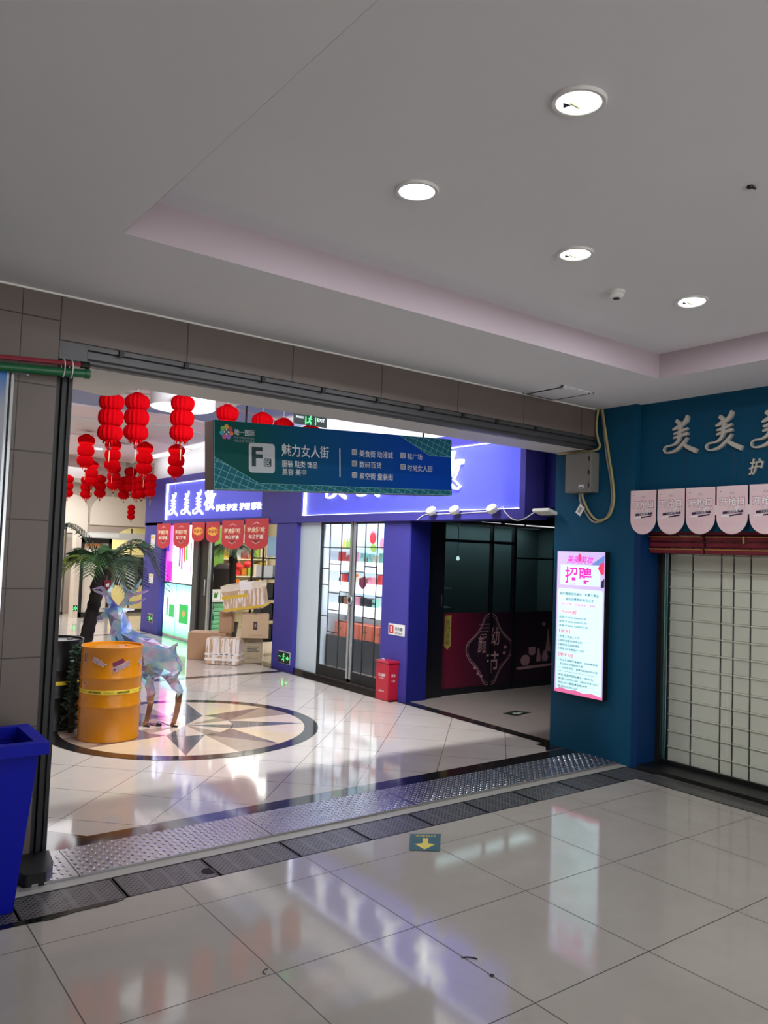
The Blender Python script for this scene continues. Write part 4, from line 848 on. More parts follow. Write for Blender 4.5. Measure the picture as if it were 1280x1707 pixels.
# pennants below the first sign
def red_pennant(y0, y1, zt, zb, kind, label, first=None):
    w = y0 - y1; yc = (y0 + y1) / 2; h = zt - zb
    t = thing('red_pennant', label, 'pennant', (6.17, yc, zb), 'red sale pennants under the violet sign')
    def q(a, v, d=0.0): return Vector((6.18 - d, yc - a * w, zt - v * h))
    P = [(-.5, 0), (-.5, .72), (-.46, .82), (-.36, .90), (-.28, .92), (-.2, .965), (-.1, .96), (0, 1.0), (.1, .96), (.2, .965), (.28, .92), (.36, .90), (.46, .82), (.5, .72), (.5, 0)]
    b = MB(); b.prism([(a * w, -v * h) for a, v in P], (6.18, yc, zt), *XN, .006, RED); b.build('card', t)
    b = MB()
    if kind == 'gold':
        b.poly([q(.42 * math.cos(k * PI / 9) * (1 if k % 2 else .85), .45 + .22 * math.sin(k * PI / 9) * (1 if k % 2 else .85), .008) for k in range(18)], GOLD); b.text('年货节', q(0, .45, .0105), *XN, RED, w=w * .66, h=h * .2, bold=.03); b.build('lettering', t)
    else:
        b.text('岁末狂欢', q(0, .36, .0085), *XN, mat('orange_print', (236, 150, 90), .5), w=w * .8, h=h * .2, bold=.05); b.text('岁末狂欢', q(0, .345, .011), *XN, mat('cream_print', (250, 232, 214), .5), w=w * .76, h=h * .16, bold=.02); b.text('年终钜惠', q(0, .57, .011), *XN, MATS['cream_print'], w=w * .64, h=h * .14, bold=.03); b.build('lettering', t)
        for v0, s in ((.10, 1), (.80, -1)):
            b = MB(); b.poly([q(-.22, v0 + .1 * s, .008), q(0, v0, .008), q(.22, v0 + .1 * s, .008), q(0, v0 + .035 * s, .008)], mat('pale_pink_print', (240, 190, 190), .5)); b.build('ornament', t)
        b = MB(); b.poly([q(-.16, .68, .0085), q(.16, .68, .0085), q(0, .78, .0085)], mat('dark_maroon_print', (90, 24, 34), .5)); b.build('ornament', t)
for a in ((16.42, 15.66, 2.335, 1.80, 'red', 'red year-end sale pennant at the far left end of the row'), (15.48, 14.68, 2.335, 1.82, 'red', 'red year-end sale pennant second from the left of the row'), (14.56, 13.97, 2.34, 1.965, 'gold', 'short red pennant with a gold burst, left of two'), (13.88, 13.30, 2.345, 1.95, 'gold', 'short red pennant with a gold burst, right of two'), (13.20, 12.34, 2.36, 1.835, 'red', 'large red year-end sale pennant above the wrapped parcel'), (12.29, 11.45, 2.38, 1.845, 'red', 'large red year-end sale pennant nearest the violet pillar')):
    red_pennant(*a)

# ------------------------------------------------------------------ exit signs, labels
EXG = mat('lit_exit_green', (60, 240, 120), .4, emit=1.6, ecol=(70, 240, 120)); EXB = mat('dark_green_sign_face', (8, 26, 16), .4); 
def run_man(b, o, r, u, s, m):
    o, r, u = Vector(o), Vector(r), Vector(u); n = r.cross(u)
    def L(p, q, w):
        p, q = Vector(p), Vector(q); d = (q - p).normalized(); x = Vector((-d.y, d.x)) * w / 2
        b.poly([o + r * (v.x * s) + u * (v.y * s) for v in (p + x, p - x, q - x, q + x)], m)
    b.poly([o + r * s * (.05 + .09 * math.cos(k * PI / 4)) + u * s * (.38 + .09 * math.sin(k * PI / 4)) for k in range(8)], m)
    L((.0, .28), (-.08, -.05), .14); L((-.08, -.03), (.1, -.22), .1); L((.1, -.2), (.06, -.45), .09); L((-.08, -.03), (-.18, -.25), .1); L((-.18, -.25), (-.4, -.28), .09); L((.0, .24), (.2, .1), .08); L((.0, .24), (-.22, .14), .08)
def exit_plate(c, fr, w, h, label):
    c = Vector(c); r, u = Vector(fr[0]), Vector(fr[1]); n = r.cross(u)
    t = thing('exit_sign', label, 'exit sign', c)
    b = MB(); b.prism([(-w / 2, -h / 2), (w / 2, -h / 2), (w / 2, h / 2), (-w / 2, h / 2)], c, r, u, .015, EXB); pl_ = b.build('plate', t, bev=.003)
    b = MB(); b.prism([(-w / 2 - .008, -h / 2 - .008), (w / 2 + .008, -h / 2 - .008), (w / 2 + .008, h / 2 + .008), (-w / 2 - .008, h / 2 + .008)], c, r, u, .008, WHITE); b.build('frame', t)
    b = MB(); o = c + n * .017; run_man(b, o, r, u, h * .85, EXG); 
    b.poly([o + r * w * a + u * h * e for a, e in ((.24, .08), (.36, .08), (.36, .2), (.46, 0), (.36, -.2), (.36, -.08), (.24, -.08))], EXG); b.poly([o + r * w * a + u * h * e for a, e in ((-.44, .1), (-.28, .1), (-.28, .02), (-.44, .02))], EXG)
    b.build('running_figure', pl_); return t
exit_plate((6.22, 10.83, .19), XN, .34, .17, 'green running-man exit plate low on the violet pillar by the cartons')
exit_plate((6.2, 16.62, .30), XN, .28, .17, 'small green running-man exit plate low on the farthest violet pillar')
t = thing('exit_sign', 'dark hanging exit sign with a green running figure under the lintel', 'exit sign', (5.43, 9.0, 3.60))
b = MB(); b.box(5.17, 5.68, 9.0, 9.03, 3.548, 3.70, EXB); b.build('plate', t, bev=.004)
b = MB(); run_man(b, (5.41, 8.997, 3.615), *YN, .13, EXG); b.box(5.335, 5.345, 8.993, 8.998, 3.56, 3.66, EXG); b.box(5.49, 5.50, 8.993, 8.998, 3.56, 3.66, EXG); b.build('running_figure', t)
b = MB(); b.text('EXIT', (5.58, 8.996, 3.635), *YN, INKW, w=.12, h=.045, bold=.02); b.text('安全出口', (5.25, 8.996, 3.642), *YN, INKW, w=.12, h=.03, bold=.02); b.build('lettering', t)
for x in (5.25, 5.6):
    b = MB(); b.tube([(x, 9.015, 3.70), (x, 9.015, 3.86)], .006, STEELD, 6); b.build('hanging_rod', t)
t = thing('fire_notice', 'small white fire extinguisher notice on the violet pillar', 'notice', (6.28, 8.06, .89))
b = MB(); b.box(6.272, 6.28, 7.90, 8.24, .82, .965, WHITE); b.build('plate', t, bev=.002)
b = MB(); b.poly([(6.271, 8.225, .84), (6.271, 8.13, .84), (6.271, 8.13, .945), (6.271, 8.225, .945)], RED); b.poly([(6.270, 8.19, .855), (6.270, 8.165, .855), (6.270, 8.165, .92), (6.270, 8.15, .925), (6.270, 8.195, .93)], WHITE); b.build('pictogram', t)
b = MB(); b.text('灭火器', (6.2705, 8.02, .905), *XN, INK, w=.16, h=.045, bold=.02); b.text('请勿遮挡', (6.2705, 8.02, .85), *XN, INK, w=.16, h=.03); b.build('lettering', t)
# red extinguisher box
RB = mat('red_painted_metal', (178, 26, 50), .35)
t = thing('fire_box', 'red fire extinguisher box standing against the violet pillar', 'fire box', (6.19, 8.12, 0))
b = MB(); b.box(6.10, 6.278, 7.99, 8.25, .0, .47, RB); b.build('body', t, bev=.012)
b = MB(); b.box(6.09, 6.279, 7.98, 8.26, .47, .50, RB); b.build('lid', t, bev=.008)
b = MB(); b.text('灭火器箱', (6.099, 8.12, .32), *XN, INKW, w=.15, h=.04, bold=.02); b.text('火警119', (6.099, 8.12, .12), *XN, INKW, w=.12, h=.025); b.text('消防器材', (6.099, 8.12, .28), *XN, INKW, w=.11, h=.012)
b.text('灭火', (6.19, 7.989, .32), *YN, INKW, w=.07, h=.04, bold=.02); b.text('119', (6.19, 7.989, .25), *YN, INKW, w=.05, h=.025); b.build('lettering', t)
b = MB(); b.tube([(6.15, 8.2, .5), (6.15, 8.19, .515), (6.15, 8.15, .515), (6.15, 8.14, .5)], .005, ACR, 6); b.build('handle', t)

# ------------------------------------------------------------------ corridor ceiling lamps and fittings
RIM = mat('white_lamp_rim', (240, 240, 240), .4)
def ring_lamp(x, y, z, r, label, grp='ceiling ring lamps of the corridor'):
    t = thing('ceiling_lamp', label, 'ceiling lamp', (x, y, 3.86), grp)
    b = MB(); b.lathe([(r, .02), (r * 1.02, .01), (r * 1.02, 3.86 - z)], (x, y, z), RIM, 48, cap=False); b.build('rim', t, smooth=True)
    b = MB(); b.lathe([(0.001, 0), (r * .96, .0), (r, .02)], (x, y, z), RINGM, 48, cap=False); b.build('diffuser', t, smooth=True)
ring_lamp(3.864, 9.587, 3.63, .40, 'large round glowing ceiling lamp behind the near row of lanterns')
ring_lamp(4.6, 18.6, 3.42, .2, 'small round glowing ceiling lamp at the far end of the corridor')
ring_lamp(4.58, 15.6, 3.70, .12, 'small round glowing ceiling lamp behind the middle lanterns')
t = thing('air_diffuser', 'square air diffuser in the corridor ceiling behind the lanterns', 'air diffuser', (4.72, 14.6, 3.77))
b = MB()
for k, s in enumerate((.27, .20, .13)):
    for a0, a1, c0, c1 in ((-s, s, -s, -s + .03), (-s, s, s - .03, s), (-s, -s + .03, -s, s), (s - .03, s, -s, s)): b.box(4.72 + a0, 4.72 + a1, 14.6 + c0, 14.6 + c1, 3.755 - k * .004, 3.77, SOFF)
b.build('louvre', t)
b = MB(); b.box(4.60, 4.84, 14.48, 14.72, 3.762, 3.769, BLACK); b.build('opening', t)

# ------------------------------------------------------------------ paper lanterns
def make_lantern():
    t = thing('paper_lantern', 'x', 'lantern', (0, 0, 0))
    b = MB(); pr = []
    for k in range(3):
        zc = .19 - k * .19
        for j in range(9):
            a = PI * (j / 8) ; e_ = (k == 0 and j < 4) or (k == 2 and j > 4); pr.append((max(.05, .14 * math.sin(a) ** .75) if e_ else .084 + .056 * max(0, math.sin(a)) ** .9, zc + .095 * math.cos(a)))
    b.lathe(pr, (0, 0, 0), LANT, 64, wob=.05, nw=16); b.build('paper_globes', t, smooth=False)
    b = MB(); b.lathe([(.0, .30), (.035, .30), (.06, .285), (.05, .28), (.06, .27)], (0, 0, 0), LANT, 18, wob=.12, nw=6, cap=False); b.build('top_frill', t)
    b = MB()
    for k in range(10):
        a = 2 * PI * k / 10; c, s = math.cos(a), math.sin(a); L = .05 + .03 * ((k * 7) % 5) / 5
        b.poly([(.075 * c - .018 * s, .075 * s + .018 * c, -.27), (.075 * c + .018 * s, .075 * s - .018 * c, -.27), (.095 * c, .095 * s, -.27 - L)], LANT)
    b.build('fringe', t)
    b = MB(); b.tube([(0, 0, -.28), (0.004, 0, -.33)], .004, GOLD, 5); b.lathe([(.0, -.39), (.02, -.37), (.024, -.36), (.02, -.345), (0, -.33)], (0.004, 0, 0), mat('dark_red_charm', (120, 24, 30), .4), 8); b.tube([(.004, 0, -.385), (.004, 0, -.52)], [.005, .003], mat('pale_tassel', (236, 200, 150), .6), 5); b.build('tassel', t)
    return t
lan0 = make_lantern(); used_lan = False
def place_lantern(x, y, z, s, label, group):
    global used_lan
    f = 1.0
    if x > 5.93 and y > 10: f = 5.93 / x
    x, y, z, s = x * f, y * f, CAM_H + (z - CAM_H) * f, s * f
    if not used_lan: o = lan0; used_lan = True
    else: o = dup(lan0, (0, 0, 0))
    o.location = (x, y, z); o.scale = (s, s, s); o.rotation_euler = (0, 0, random.uniform(0, 1)); o['label'] = label; o['group'] = group
    zc = 3.86 if y < 10.5 or y > 18 else 3.77
    if y > 18.7: zc = 3.4
    b = MB(); b.tube([(x, y, z + .29 * s), (x, y, max(zc, z + .3 * s + .02))], .0025, WHITE, 4)
    q = b.build('hanging_string'); q.parent = o; q.matrix_parent_inverse = (Matrix.Translation((x, y, z)) @ Matrix.Rotation(o.rotation_euler.z, 4, 'Z') @ Matrix.Scale(s, 4)).inverted()
NEAR = [(2.85, 9.23, 3.34, 1), (3.17, 9.28, 3.39, 1), (3.7, 9.19, 3.44, 1), (4.38, 9.36, 3.43, 1), (4.92, 9.42, 3.41, 1), (5.32, 9.55, 3.40, 1), (5.80, 9.62, 3.38, 1)]
for i, p in enumerate(NEAR): place_lantern(*p, 'large red paper lantern, %s from the left in the nearest row' % ORD[i], 'nearest row of red paper lanterns')
MID = [(3.91, 13.94, 3.46, .97), (4.45, 14.19, 3.46, .97), (4.91, 13.85, 3.42, 1), (5.37, 13.51, 3.4, 1)]
for i, p in enumerate(MID): place_lantern(*p, 'red paper lantern, %s from the left in the middle row' % ORD[i], 'middle row of red paper lanterns')
FAR = [(4.81, 18.42, 3.13, .87), (5.15, 18.17, 3.12, .87), (5.16, 17.86, 3.42, .95), (5.51, 18.35, 3.18, .89), (5.56, 17.57, 3.36, 1), (6.07, 18.39, 3.18, .9), (6.15, 18.22, 3.38, .98), (6.29, 18.15, 3.18, .85), (6.4, 18.14, 3.23, .9), (6.7, 18.38, 3.3, .92)]
for i, p in enumerate(FAR): place_lantern(*p, 'small far red lantern, %s from the left in the distant cluster' % ORD[i], 'distant cluster of red paper lanterns')
place_lantern(6.05, 17.75, 2.60, .58, 'smallest red lantern hanging alone below the distant cluster', 'distant cluster of red paper lanterns')

# ------------------------------------------------------------------ drums
YD = mat('ochre_yellow_drum_paint', (190, 118, 8), .25, noise=.06, nscale=3); BD = mat('black_drum_paint', (16, 16, 17), .3)
TAPE = mat('yellow_tape', (222, 196, 50), .4)
def drum(name, cx, cy_, r, h, m, label):
    t = thing(name, label, 'oil drum', (cx, cy_, 0))
    pr = [(r * .97, .0), (r, .006), (r, .02), (r * .985, .03)]
    for zr in (.33, .6):
        pr += [(r * .985, zr - .026), (r * 1.004, zr - .014), (r * 1.016, zr), (r * 1.004, zr + .014), (r * .985, zr + .026)]
    pr += [(r * .985, h - .03), (r, h - .02), (r * 1.006, h - .004), (r * .99, h), (r * .965, h - .004), (r * .96, h - .022), (.001, h - .024)]
    b = MB(); b.lathe(pr, (cx, cy_, 0), m, 64, cap=False); b.poly([(cx + r * .97 * math.cos(a), cy_ + r * .97 * math.sin(a), 0.001) for a in [2 * PI * k / 32 for k in range(32)]], m); b.build('shell', t, smooth=True)
    b = MB(); b.lathe([(.03, h - .024), (.03, h - .012), (.0, h - .012)], (cx + .17, cy_ + .05, 0), m, 16, cap=False); b.build('bung', t, smooth=True)
    b = MB(); b.lathe([(r * .9865 + .001, .452), (r * .9865 + .0022, .453), (r * .9865 + .0022, .489), (r * .9865 + .001, .49)], (cx, cy_, 0), TAPE, 64, cap=False); b.build('tape_band', t, smooth=True)
    return t
DC = (2.535, 7.765); DR = .288
drum1 = drum('oil_drum', *DC, DR, .89, YD, 'yellow oil drum with stickers standing on the medallion')
phi0 = math.atan2(-DC[1], -DC[0])
def on_drum(theta, z, rot=0.0, rr=DR * .9865):
    def w(a, b_, d):
        a2 = a * math.cos(rot) - b_ * math.sin(rot); b2 = a * math.sin(rot) + b_ * math.cos(rot)
        q = phi0 + math.radians(theta) + a2 / rr; r = rr + d + .003; return (DC[0] + r * math.cos(q), DC[1] + r * math.sin(q), z + b2)
    return w
def dtext(b, s, theta, z, w, h, m, rot=0.0, d=0.0, bold=.03, shear=0.0):
    f = on_drum(theta, z, rot); b.text(s, (0, 0, 0), (1, 0, 0), (0, 1, 0), m, w=w, h=h, bold=bold, shear=shear, warp=lambda a, c, e: f(a, c, d))
def dpatch(b, theta, z, w, h, m, rot=0.0, d=0.0, n=8):
    f = on_drum(theta, z, rot)
    for k in range(n):
        a0, a1 = -w / 2 + w * k / n, -w / 2 + w * (k + 1) / n; b.poly([f(a0, -h / 2, d), f(a1, -h / 2, d), f(a1, h / 2, d), f(a0, h / 2, d)], m)
PLM = mat('plum_sticker', (104, 22, 62), .4); WSO = mat('white_sticker_outline', (236, 220, 222), .4)
def stk(f):
    b = MB(); f(b); return b.build('sticker', drum1)
stk(lambda b: (dpatch(b, 13, .745, .11, .055, PLM, .42), dtext(b, 'MIDNIGHT', 19, .715, .17, .05, WSO, .42, .001, .09), dtext(b, 'MIDNIGHT', 19, .715, .165, .042, PLM, .42, .0022, .015)))
stk(lambda b: (dtext(b, 'killaflow', -23, .755, .15, .05, WSO, -.42, .001, .09, .2), dtext(b, 'killaflow', -23, .755, .145, .042, PLM, -.42, .0022, .01, .2)))
stk(lambda b: (dpatch(b, -56, .79, .03, .10, WSO), dpatch(b, -56, .79, .024, .09, PLM, 0, .001)))
stk(lambda b: (dpatch(b, -54, .545, .035, .025, WSO), dpatch(b, -54, .545, .028, .017, PLM, 0, .001)))
stk(lambda b: (dtext(b, 'killa', 66, .74, .06, .05, WSO, .5, .001, .09), dtext(b, 'killa', 66, .74, .055, .04, PLM, .5, .002, .01)))
b = MB()
for k in range(-3, 4): dtext(b, 'OFF-WHITE', -42 + k * 55 + 12, .471, .125, .02, BLACK, 0, .001, .05, .25); dtext(b, '"INDUSTRIAL BELT"', -14 + k * 55 + 12, .471, .09, .006, BLACK, 0, .001, .02)
b.build('tape_lettering', drum1)
drum('oil_drum', 2.165, 8.47, .288, .89, BD, 'black oil drum with a yellow tape band behind the ivy')

# ------------------------------------------------------------------ ivy, palm
LEAF = mat('ivy_leaf_green', (30, 62, 32), .5, noise=.3, nscale=6); LEAFD = mat('dark_ivy_leaf_green', (14, 36, 18), .5)
t = thing('ivy_plant', 'bushy artificial ivy standing between the two drums', 'plant', (2.29, 8.09, 0))
b = MB(); rnd = random.Random(3)
for k in range(620):
    zz = rnd.random() ** .8 * .84; rad = .11 * (1 - .45 * (zz / .84)) * rnd.random() ** .4; a = rnd.random() * 2 * PI
    x = 2.27 + .05 * zz + rad * math.cos(a) * 1.05; y = 8.09 + rad * math.sin(a) * .8; s = rnd.uniform(.012, .026)
    n_ = Vector((rnd.gauss(0, 1), rnd.gauss(-.6, 1), rnd.gauss(.3, .8))).normalized(); r_ = n_.cross(Vector((0, 0, 1))).normalized(); u_ = n_.cross(r_)
    p = Vector((x, y, zz + .02)); b.poly([p - r_ * s, p - r_ * s * .4 + u_ * s * .6, p + r_ * s * 1.3, p - r_ * s * .4 - u_ * s * .6], LEAF if rnd.random() < .6 else LEAFD)
b.build('foliage', t)
b = MB(); b.tube([(2.27, 8.09, 0), (2.285, 8.09, .4), (2.31, 8.09, .78)], [.03, .02, .01], mat('brown_stem', (48, 34, 24), .8), 7); b.build('stem', t)
def palm(bx, by, tx, ty, tz, label, fr, rtr=.062, zpot=.34, seed=1, name='potted_palm'):
    rn = random.Random(seed)
    t = thing(name, label, 'palm', (bx, by, 0))
    BRK = mat('dark_brown_palm_bark', (30, 22, 18), .9, bump=.6, nscale=30); PG = mat('palm_frond_green', (44, 74, 40), .42); PGD = mat('dark_palm_frond_green', (26, 48, 30), .42); YG = mat('yellow_green_palm_frond', (92, 104, 40), .45)
    b = MB(); b.lathe([(.001, .0), (.12, .0), (.155, .28), (.165, .30), (.165, zpot), (.145, zpot), (.14, .27), (.001, .27)], (bx, by, 0), BLACK, 28, cap=False); b.build('pot', t, smooth=True)
    b = MB(); pts = []; R = []
    n = 30
    for i in range(n + 1):
        f = i / n; pts.append((bx + (tx - bx) * f, by + (ty - by) * f, .26 + (tz - .26) * f)); R.append(rtr * (1.12 - .1 * f + (.12 if i % 2 else 0) + (.25 if f > .82 and f < .9 else 0)))
    b.tube(pts, R, BRK, 14); b.build('trunk', t, smooth=True)
    top = Vector((tx, ty, tz))
    for k, (dx, dy, dz, droop, L, m) in enumerate(fr):
        d = Vector((dx, dy, dz)).normalized(); b = MB(); P = []; n = 24
        for i in range(n + 1):
            f = i / n; P.append(top + d * (L * f) + Vector((0, 0, -droop * f ** 2.7)))
        mm = {'g': PG, 'd': PGD, 'y': YG}[m]
        b.tube(P, [.011 * (1 - .75 * i / n) for i in range(n + 1)], mm, 5)
        for i in range(2, n + 1):
            f = i / n; tg = (P[i] - P[i - 1]).normalized(); sd = tg.cross(Vector((0, 0, 1))).normalized(); upv = sd.cross(tg)
            ll = .27 * (L / .62) ** .5 * 1.15 * (math.sin(PI * (.12 + .80 * f)) ** .7)
            for s in (-1, 1):
                q = (sd * s * .85 + tg * .62 + upv * .22).normalized(); e = P[i] + q * ll + Vector((0, 0, -ll * .34 * rn.uniform(.6, 1.4))); mid = P[i] + q * ll * .55 + Vector((0, 0, -ll * .04)); wv = tg * .0098
                b.poly([P[i] - wv * .6, mid - wv, e, mid + wv, P[i] + wv * .6], mm)
        b.build('frond', t)
    return t
FR = [(.95, .05, 1.0, 1.0, 1.08, 'd'), (.85, -.25, 1.2, .85, .98, 'd'), (.55, .5, 1.1, .5, .66, 'g'), (-.55, .05, .95, .25, .80, 'g'), (-.9, -.1, .62, .34, .52, 'y'), (-.42, -.55, .9, .5, .56, 'g'), (.30, -.80, .8, .62, .60, 'd'), (.45, .15, .05, .30, .36, 'y'), (-.2, .8, .9, .4, .6, 'g'), (.25, .7, .7, .5, .6, 'd'), (-.85, .45, .7, .4, .55, 'y'), (.85, .35, .55, .55, .70, 'd')]
palm(2.50, 8.86, 2.715, 8.8, 1.60, 'potted palm with a dark leaning trunk behind the drums', FR)
t = thing('red_charm', 'small dark red paper charm hung on the palm', 'charm', (2.75, 8.70, 1.42))
b = MB(); b.box(2.715, 2.79, 8.715, 8.72, 1.36, 1.47, mat('dark_red_paper', (120, 16, 34), .5)); b.build('card', t)
b = MB(); b.tube([(2.75, 8.717, 1.47), (2.74, 8.735, 1.52)], .003, MATS['dark_red_paper'], 5); b.build('loop', t)
b = MB(); b.poly([(2.735, 8.7135, 1.40), (2.77, 8.7135, 1.40), (2.77, 8.7135, 1.44), (2.735, 8.7135, 1.43)], WHITE); b.build('print', t)

# ------------------------------------------------------------------ iridescent deer (one skinned body)
hv = Vector((-.46, .89, 0)); ev = Vector((.887, -.46, 0)); Rr = Vector((3.12, 7.93, 0))
def dp(f, s, z): return Rr + hv * f + ev * s + Vector((0, 0, z))
V = []; Ed = []; Rad = []
def jv(p, r, par=None):
    V.append(tuple(p)); Rad.append(r); i = len(V) - 1
    if par is not None: Ed.append((par, i))
    return i
root = jv(dp(.02, 0, .74), (.12, .13)); mid = jv(dp(.24, 0, .72), (.125, .14), root); che = jv(dp(.46, 0, .74), (.11, .13), mid); 
nb = jv(dp(.58, 0, .90), (.085, .09), che); nk = jv(dp(.63, 0, 1.02), (.065, .07), nb); hd = jv(dp(.66, 0, 1.13), (.055, .06), nk)
sn1 = jv(dp(.68, -.08, 1.12), (.045, .04), hd); sn2 = jv(dp(.70, -.17, 1.06), (.026, .024), sn1)
tail = jv(dp(-.10, .02, .80), (.03, .03), root); jv(dp(-.13, .03, .88), (.008, .008), tail)
for s in (-1, 1):
    hp = jv(dp(.0, s * .10, .60), (.085, .09), root); kn = jv(dp(.05, s * .125, .50), (.06, .065), hp); hk = jv(dp(-.06, s * .14, .36), (.032, .032), kn); sh = jv(dp(-.03, s * .14, .18), (.026, .026), hk); ft = jv(dp(.0, s * .14, .055), (.022, .022), sh); jv(dp(.03, s * .14, .02), (.018, .018), ft)
    sh_ = jv(dp(.46, s * .09, .56), (.06, .06), che); k2 = jv(dp(.48, s * .10, .34), (.032, .032), sh_); f2 = jv(dp(.46, s * .10, .06), (.02, .02), k2); jv(dp(.48, s * .10, .02), (.02, .02), f2)
    e1 = jv(dp(.66, s * .10, 1.17), (.028, .016), hd); jv(dp(.66, s * .17, 1.17), (.006, .006), e1)
    a1 = jv(dp(.67, s * .05, 1.22), (.022, .022), hd); a2 = jv(dp(.67, s * .11, 1.32), (.022, .022), a1); a3 = jv(dp(.66, s * .18, 1.40), (.018, .018), a2); jv(dp(.65, s * (.22 if s > 0 else .28), 1.50 if s > 0 else 1.38), (.005, .005), a3)
    p1 = jv(dp(.60, s * .15, 1.25), (.014, .014), a1); jv(dp(.56, s * .21, 1.30), (.004, .004), p1); p2 = jv(dp(.68, s * .06, 1.41), (.014, .014), a2); jv(dp(.68, s * .04, 1.47), (.004, .004), p2); p3 = jv(dp(.65, s * .25, 1.36), (.012, .012), a2); jv(dp(.64, s * .29, 1.38), (.004, .004), p3)
me = bpy.data.meshes.new('body'); me.from_pydata(V, Ed, []); me.update()
ob = bpy.data.objects.new('body', me); C.objects.link(ob)
sk = ob.modifiers.new('skin', 'SKIN'); sk.use_smooth_shade = False
for i, r in enumerate(Rad): me.skin_vertices[0].data[i].radius = r
me.skin_vertices[0].data[0].use_root = True
dg = bpy.context.evaluated_depsgraph_get(); dg.update(); m2 = bpy.data.meshes.new_from_object(ob.evaluated_get(dg)); bpy.data.objects.remove(ob)
bm = bmesh.new(); bm.from_mesh(m2); bmesh.ops.triangulate(bm, faces=bm.faces, quad_method='LONG_EDGE')
rn = random.Random(5)
bmesh.ops.subdivide_edges(bm, edges=[e for e in bm.edges if e.calc_length() > .13], cuts=1); bmesh.ops.triangulate(bm, faces=bm.faces)
for v in bm.verts:
    if v.co.z > .3 and v.co.z < 1.05: v.co += Vector((rn.uniform(-.018, .018), rn.uniform(-.018, .018), rn.uniform(-.018, .018)))
zmin = min(v.co.z for v in bm.verts)
for v in bm.verts: v.co.z = max(v.co.z, 0.004)
bm.to_mesh(m2); bm.free(); m2.materials.clear(); m2.materials.append(IRIS); m2.materials.append(mat('brown_mirror_foil', (150, 112, 92), .15, metal=.7))
for p in m2.polygons:
    p.use_smooth = False
    if p.center.z < .33: p.material_index = 1
t = thing('deer_figure', 'iridescent faceted deer figure with antlers behind the yellow drum', 'deer figure', (3.0, 8.1, 0))
ob = bpy.data.objects.new('body', m2); C.objects.link(ob); ob.parent = t; ob.matrix_parent_inverse = Matrix.Translation(-t.location)
b = MB()
for s in (-1, 1): b.tube([dp(.03, s * .14, .008), dp(-.04, s * .14, .008)], .012, BLACK, 8)
b.build('foot_clamp', t)
cable('cord', [tuple(dp(.0, .12, .008)), (3.19, 7.90, .02), (3.12, 7.96, .05), (3.08, 7.95, .012), (3.02, 8.0, .03), tuple(dp(.0, -.12, .012))], .004, BLACK, 'thin black cord on the floor between the hind legs of the deer')
b = MB(); b.box(3.09, 3.14, 7.94, 7.965, .005, .035, BLACK); tag(b.build('plug'), 'small black plug on the cord between the deer legs', 'plug')

# ------------------------------------------------------------------ cartons by the first violet shop
CA = m_card('brown_cardboard', (172, 134, 104)); CB = m_card('tan_cardboard', (188, 158, 124)); CG = m_card('greyish_cardboard', (164, 146, 118)); WR = m_wrap(); CL = mat('glossy_clear_tape', (222, 204, 186), .18, noise=.2, nscale=20)
def carton(fl_, fr_, dep, h, z, m, label, tape=None, yaw=None, jitter=0.0, tilt=None, sub=0):
    """fl_, fr_: floor corners of the front face; the body runs back from them"""
    a, c = Vector((*fl_, z)), Vector((*fr_, z)); r = (c - a); w = r.length; r.normalize(); bk = Vector((-r.y, r.x, 0))
    cen = a + r * w / 2 + bk * dep / 2
    t = thing('cardboard_box', label, 'cardboard box', cen, 'cartons by the violet shop')
    T = Matrix(((r.x, bk.x, 0, cen.x), (r.y, bk.y, 0, cen.y), (0, 0, 1, cen.z), (0, 0, 0, 1)))
    if tilt: T = T @ Matrix.Translation((0, 0, h / 2)) @ Matrix.Rotation(tilt[0], 4, 'Y') @ Matrix.Rotation(tilt[1], 4, 'X') @ Matrix.Translation((0, 0, -h / 2))
    b = MB(); b.box(-w / 2, w / 2, -dep / 2, dep / 2, 0, h, m, T); o = b.build('body', t, bev=.012 if not jitter else .03, seg=2 if not jitter else 3)
    return t, T, w, dep, h
def seam(t, T, w, d, h, m, name='tape'):
    b = MB(); b.box(-w / 2 - .0015, w / 2 + .0015, -.03, .03, h * .86, h + .002, m, T); b.box(-.02, .02, -d / 2 - .002, d / 2 + .002, h + .0005, h + .002, m, T); b.build(name, t)
# white-taped parcel in front, brown carton behind it
t, T, w, d, h = carton((5.34, 11.84), (5.75, 11.47), .30, .42, 0.0, WR, 'low parcel wrapped in white tape, front of the carton heap', jitter=1)
b = MB(); TPW = mat('white_packing_tape', (232, 222, 218), .25)
for k in range(7): x = -w / 2 + .05 + k * .08; b.box(x, x + .022 + .012 * (k % 3), -d / 2 - .003, d / 2, h * .02, h + .003, TPW, T) if k % 2 else b.box(x, x + .02, -d / 2 - .003, -d / 2 + .02, h * (.25 + .05 * k), h, TPW, T)
for k, zz in enumerate((.07, .15)): b.box(-w / 2 - .003, w / 2 + .003, -d / 2 - .004, d / 2, zz, zz + .035, TPW, T)
b.build('tape', t)
b = MB()
for k in range(5): b.box(-.2 + k * .085, -.15 + k * .085, -d / 2 - .0055, -d / 2, .16, .172, INK, T)
b.text('易碎品轻放', T @ Vector((.02, -d / 2 - .006, .05)), T.to_3x3() @ Vector((1, 0, 0)), (0, 0, 1), INK, w=.3, h=.028); b.build('print', t)
t, T, w, d, h = carton((5.30, 12.46), (5.80, 12.06), .42, .45, 0.0, CA, 'plain brown carton at the left of the heap, behind the white parcel'); seam(t, T, w, d, h, CL)
t, T, w, d, h = carton((5.95, 11.72), (6.22, 11.57), .40, .42, 0.0, CG, 'bottom carton with printed lines below the dark-labelled carton'); seam(t, T, w, d, h, CL)
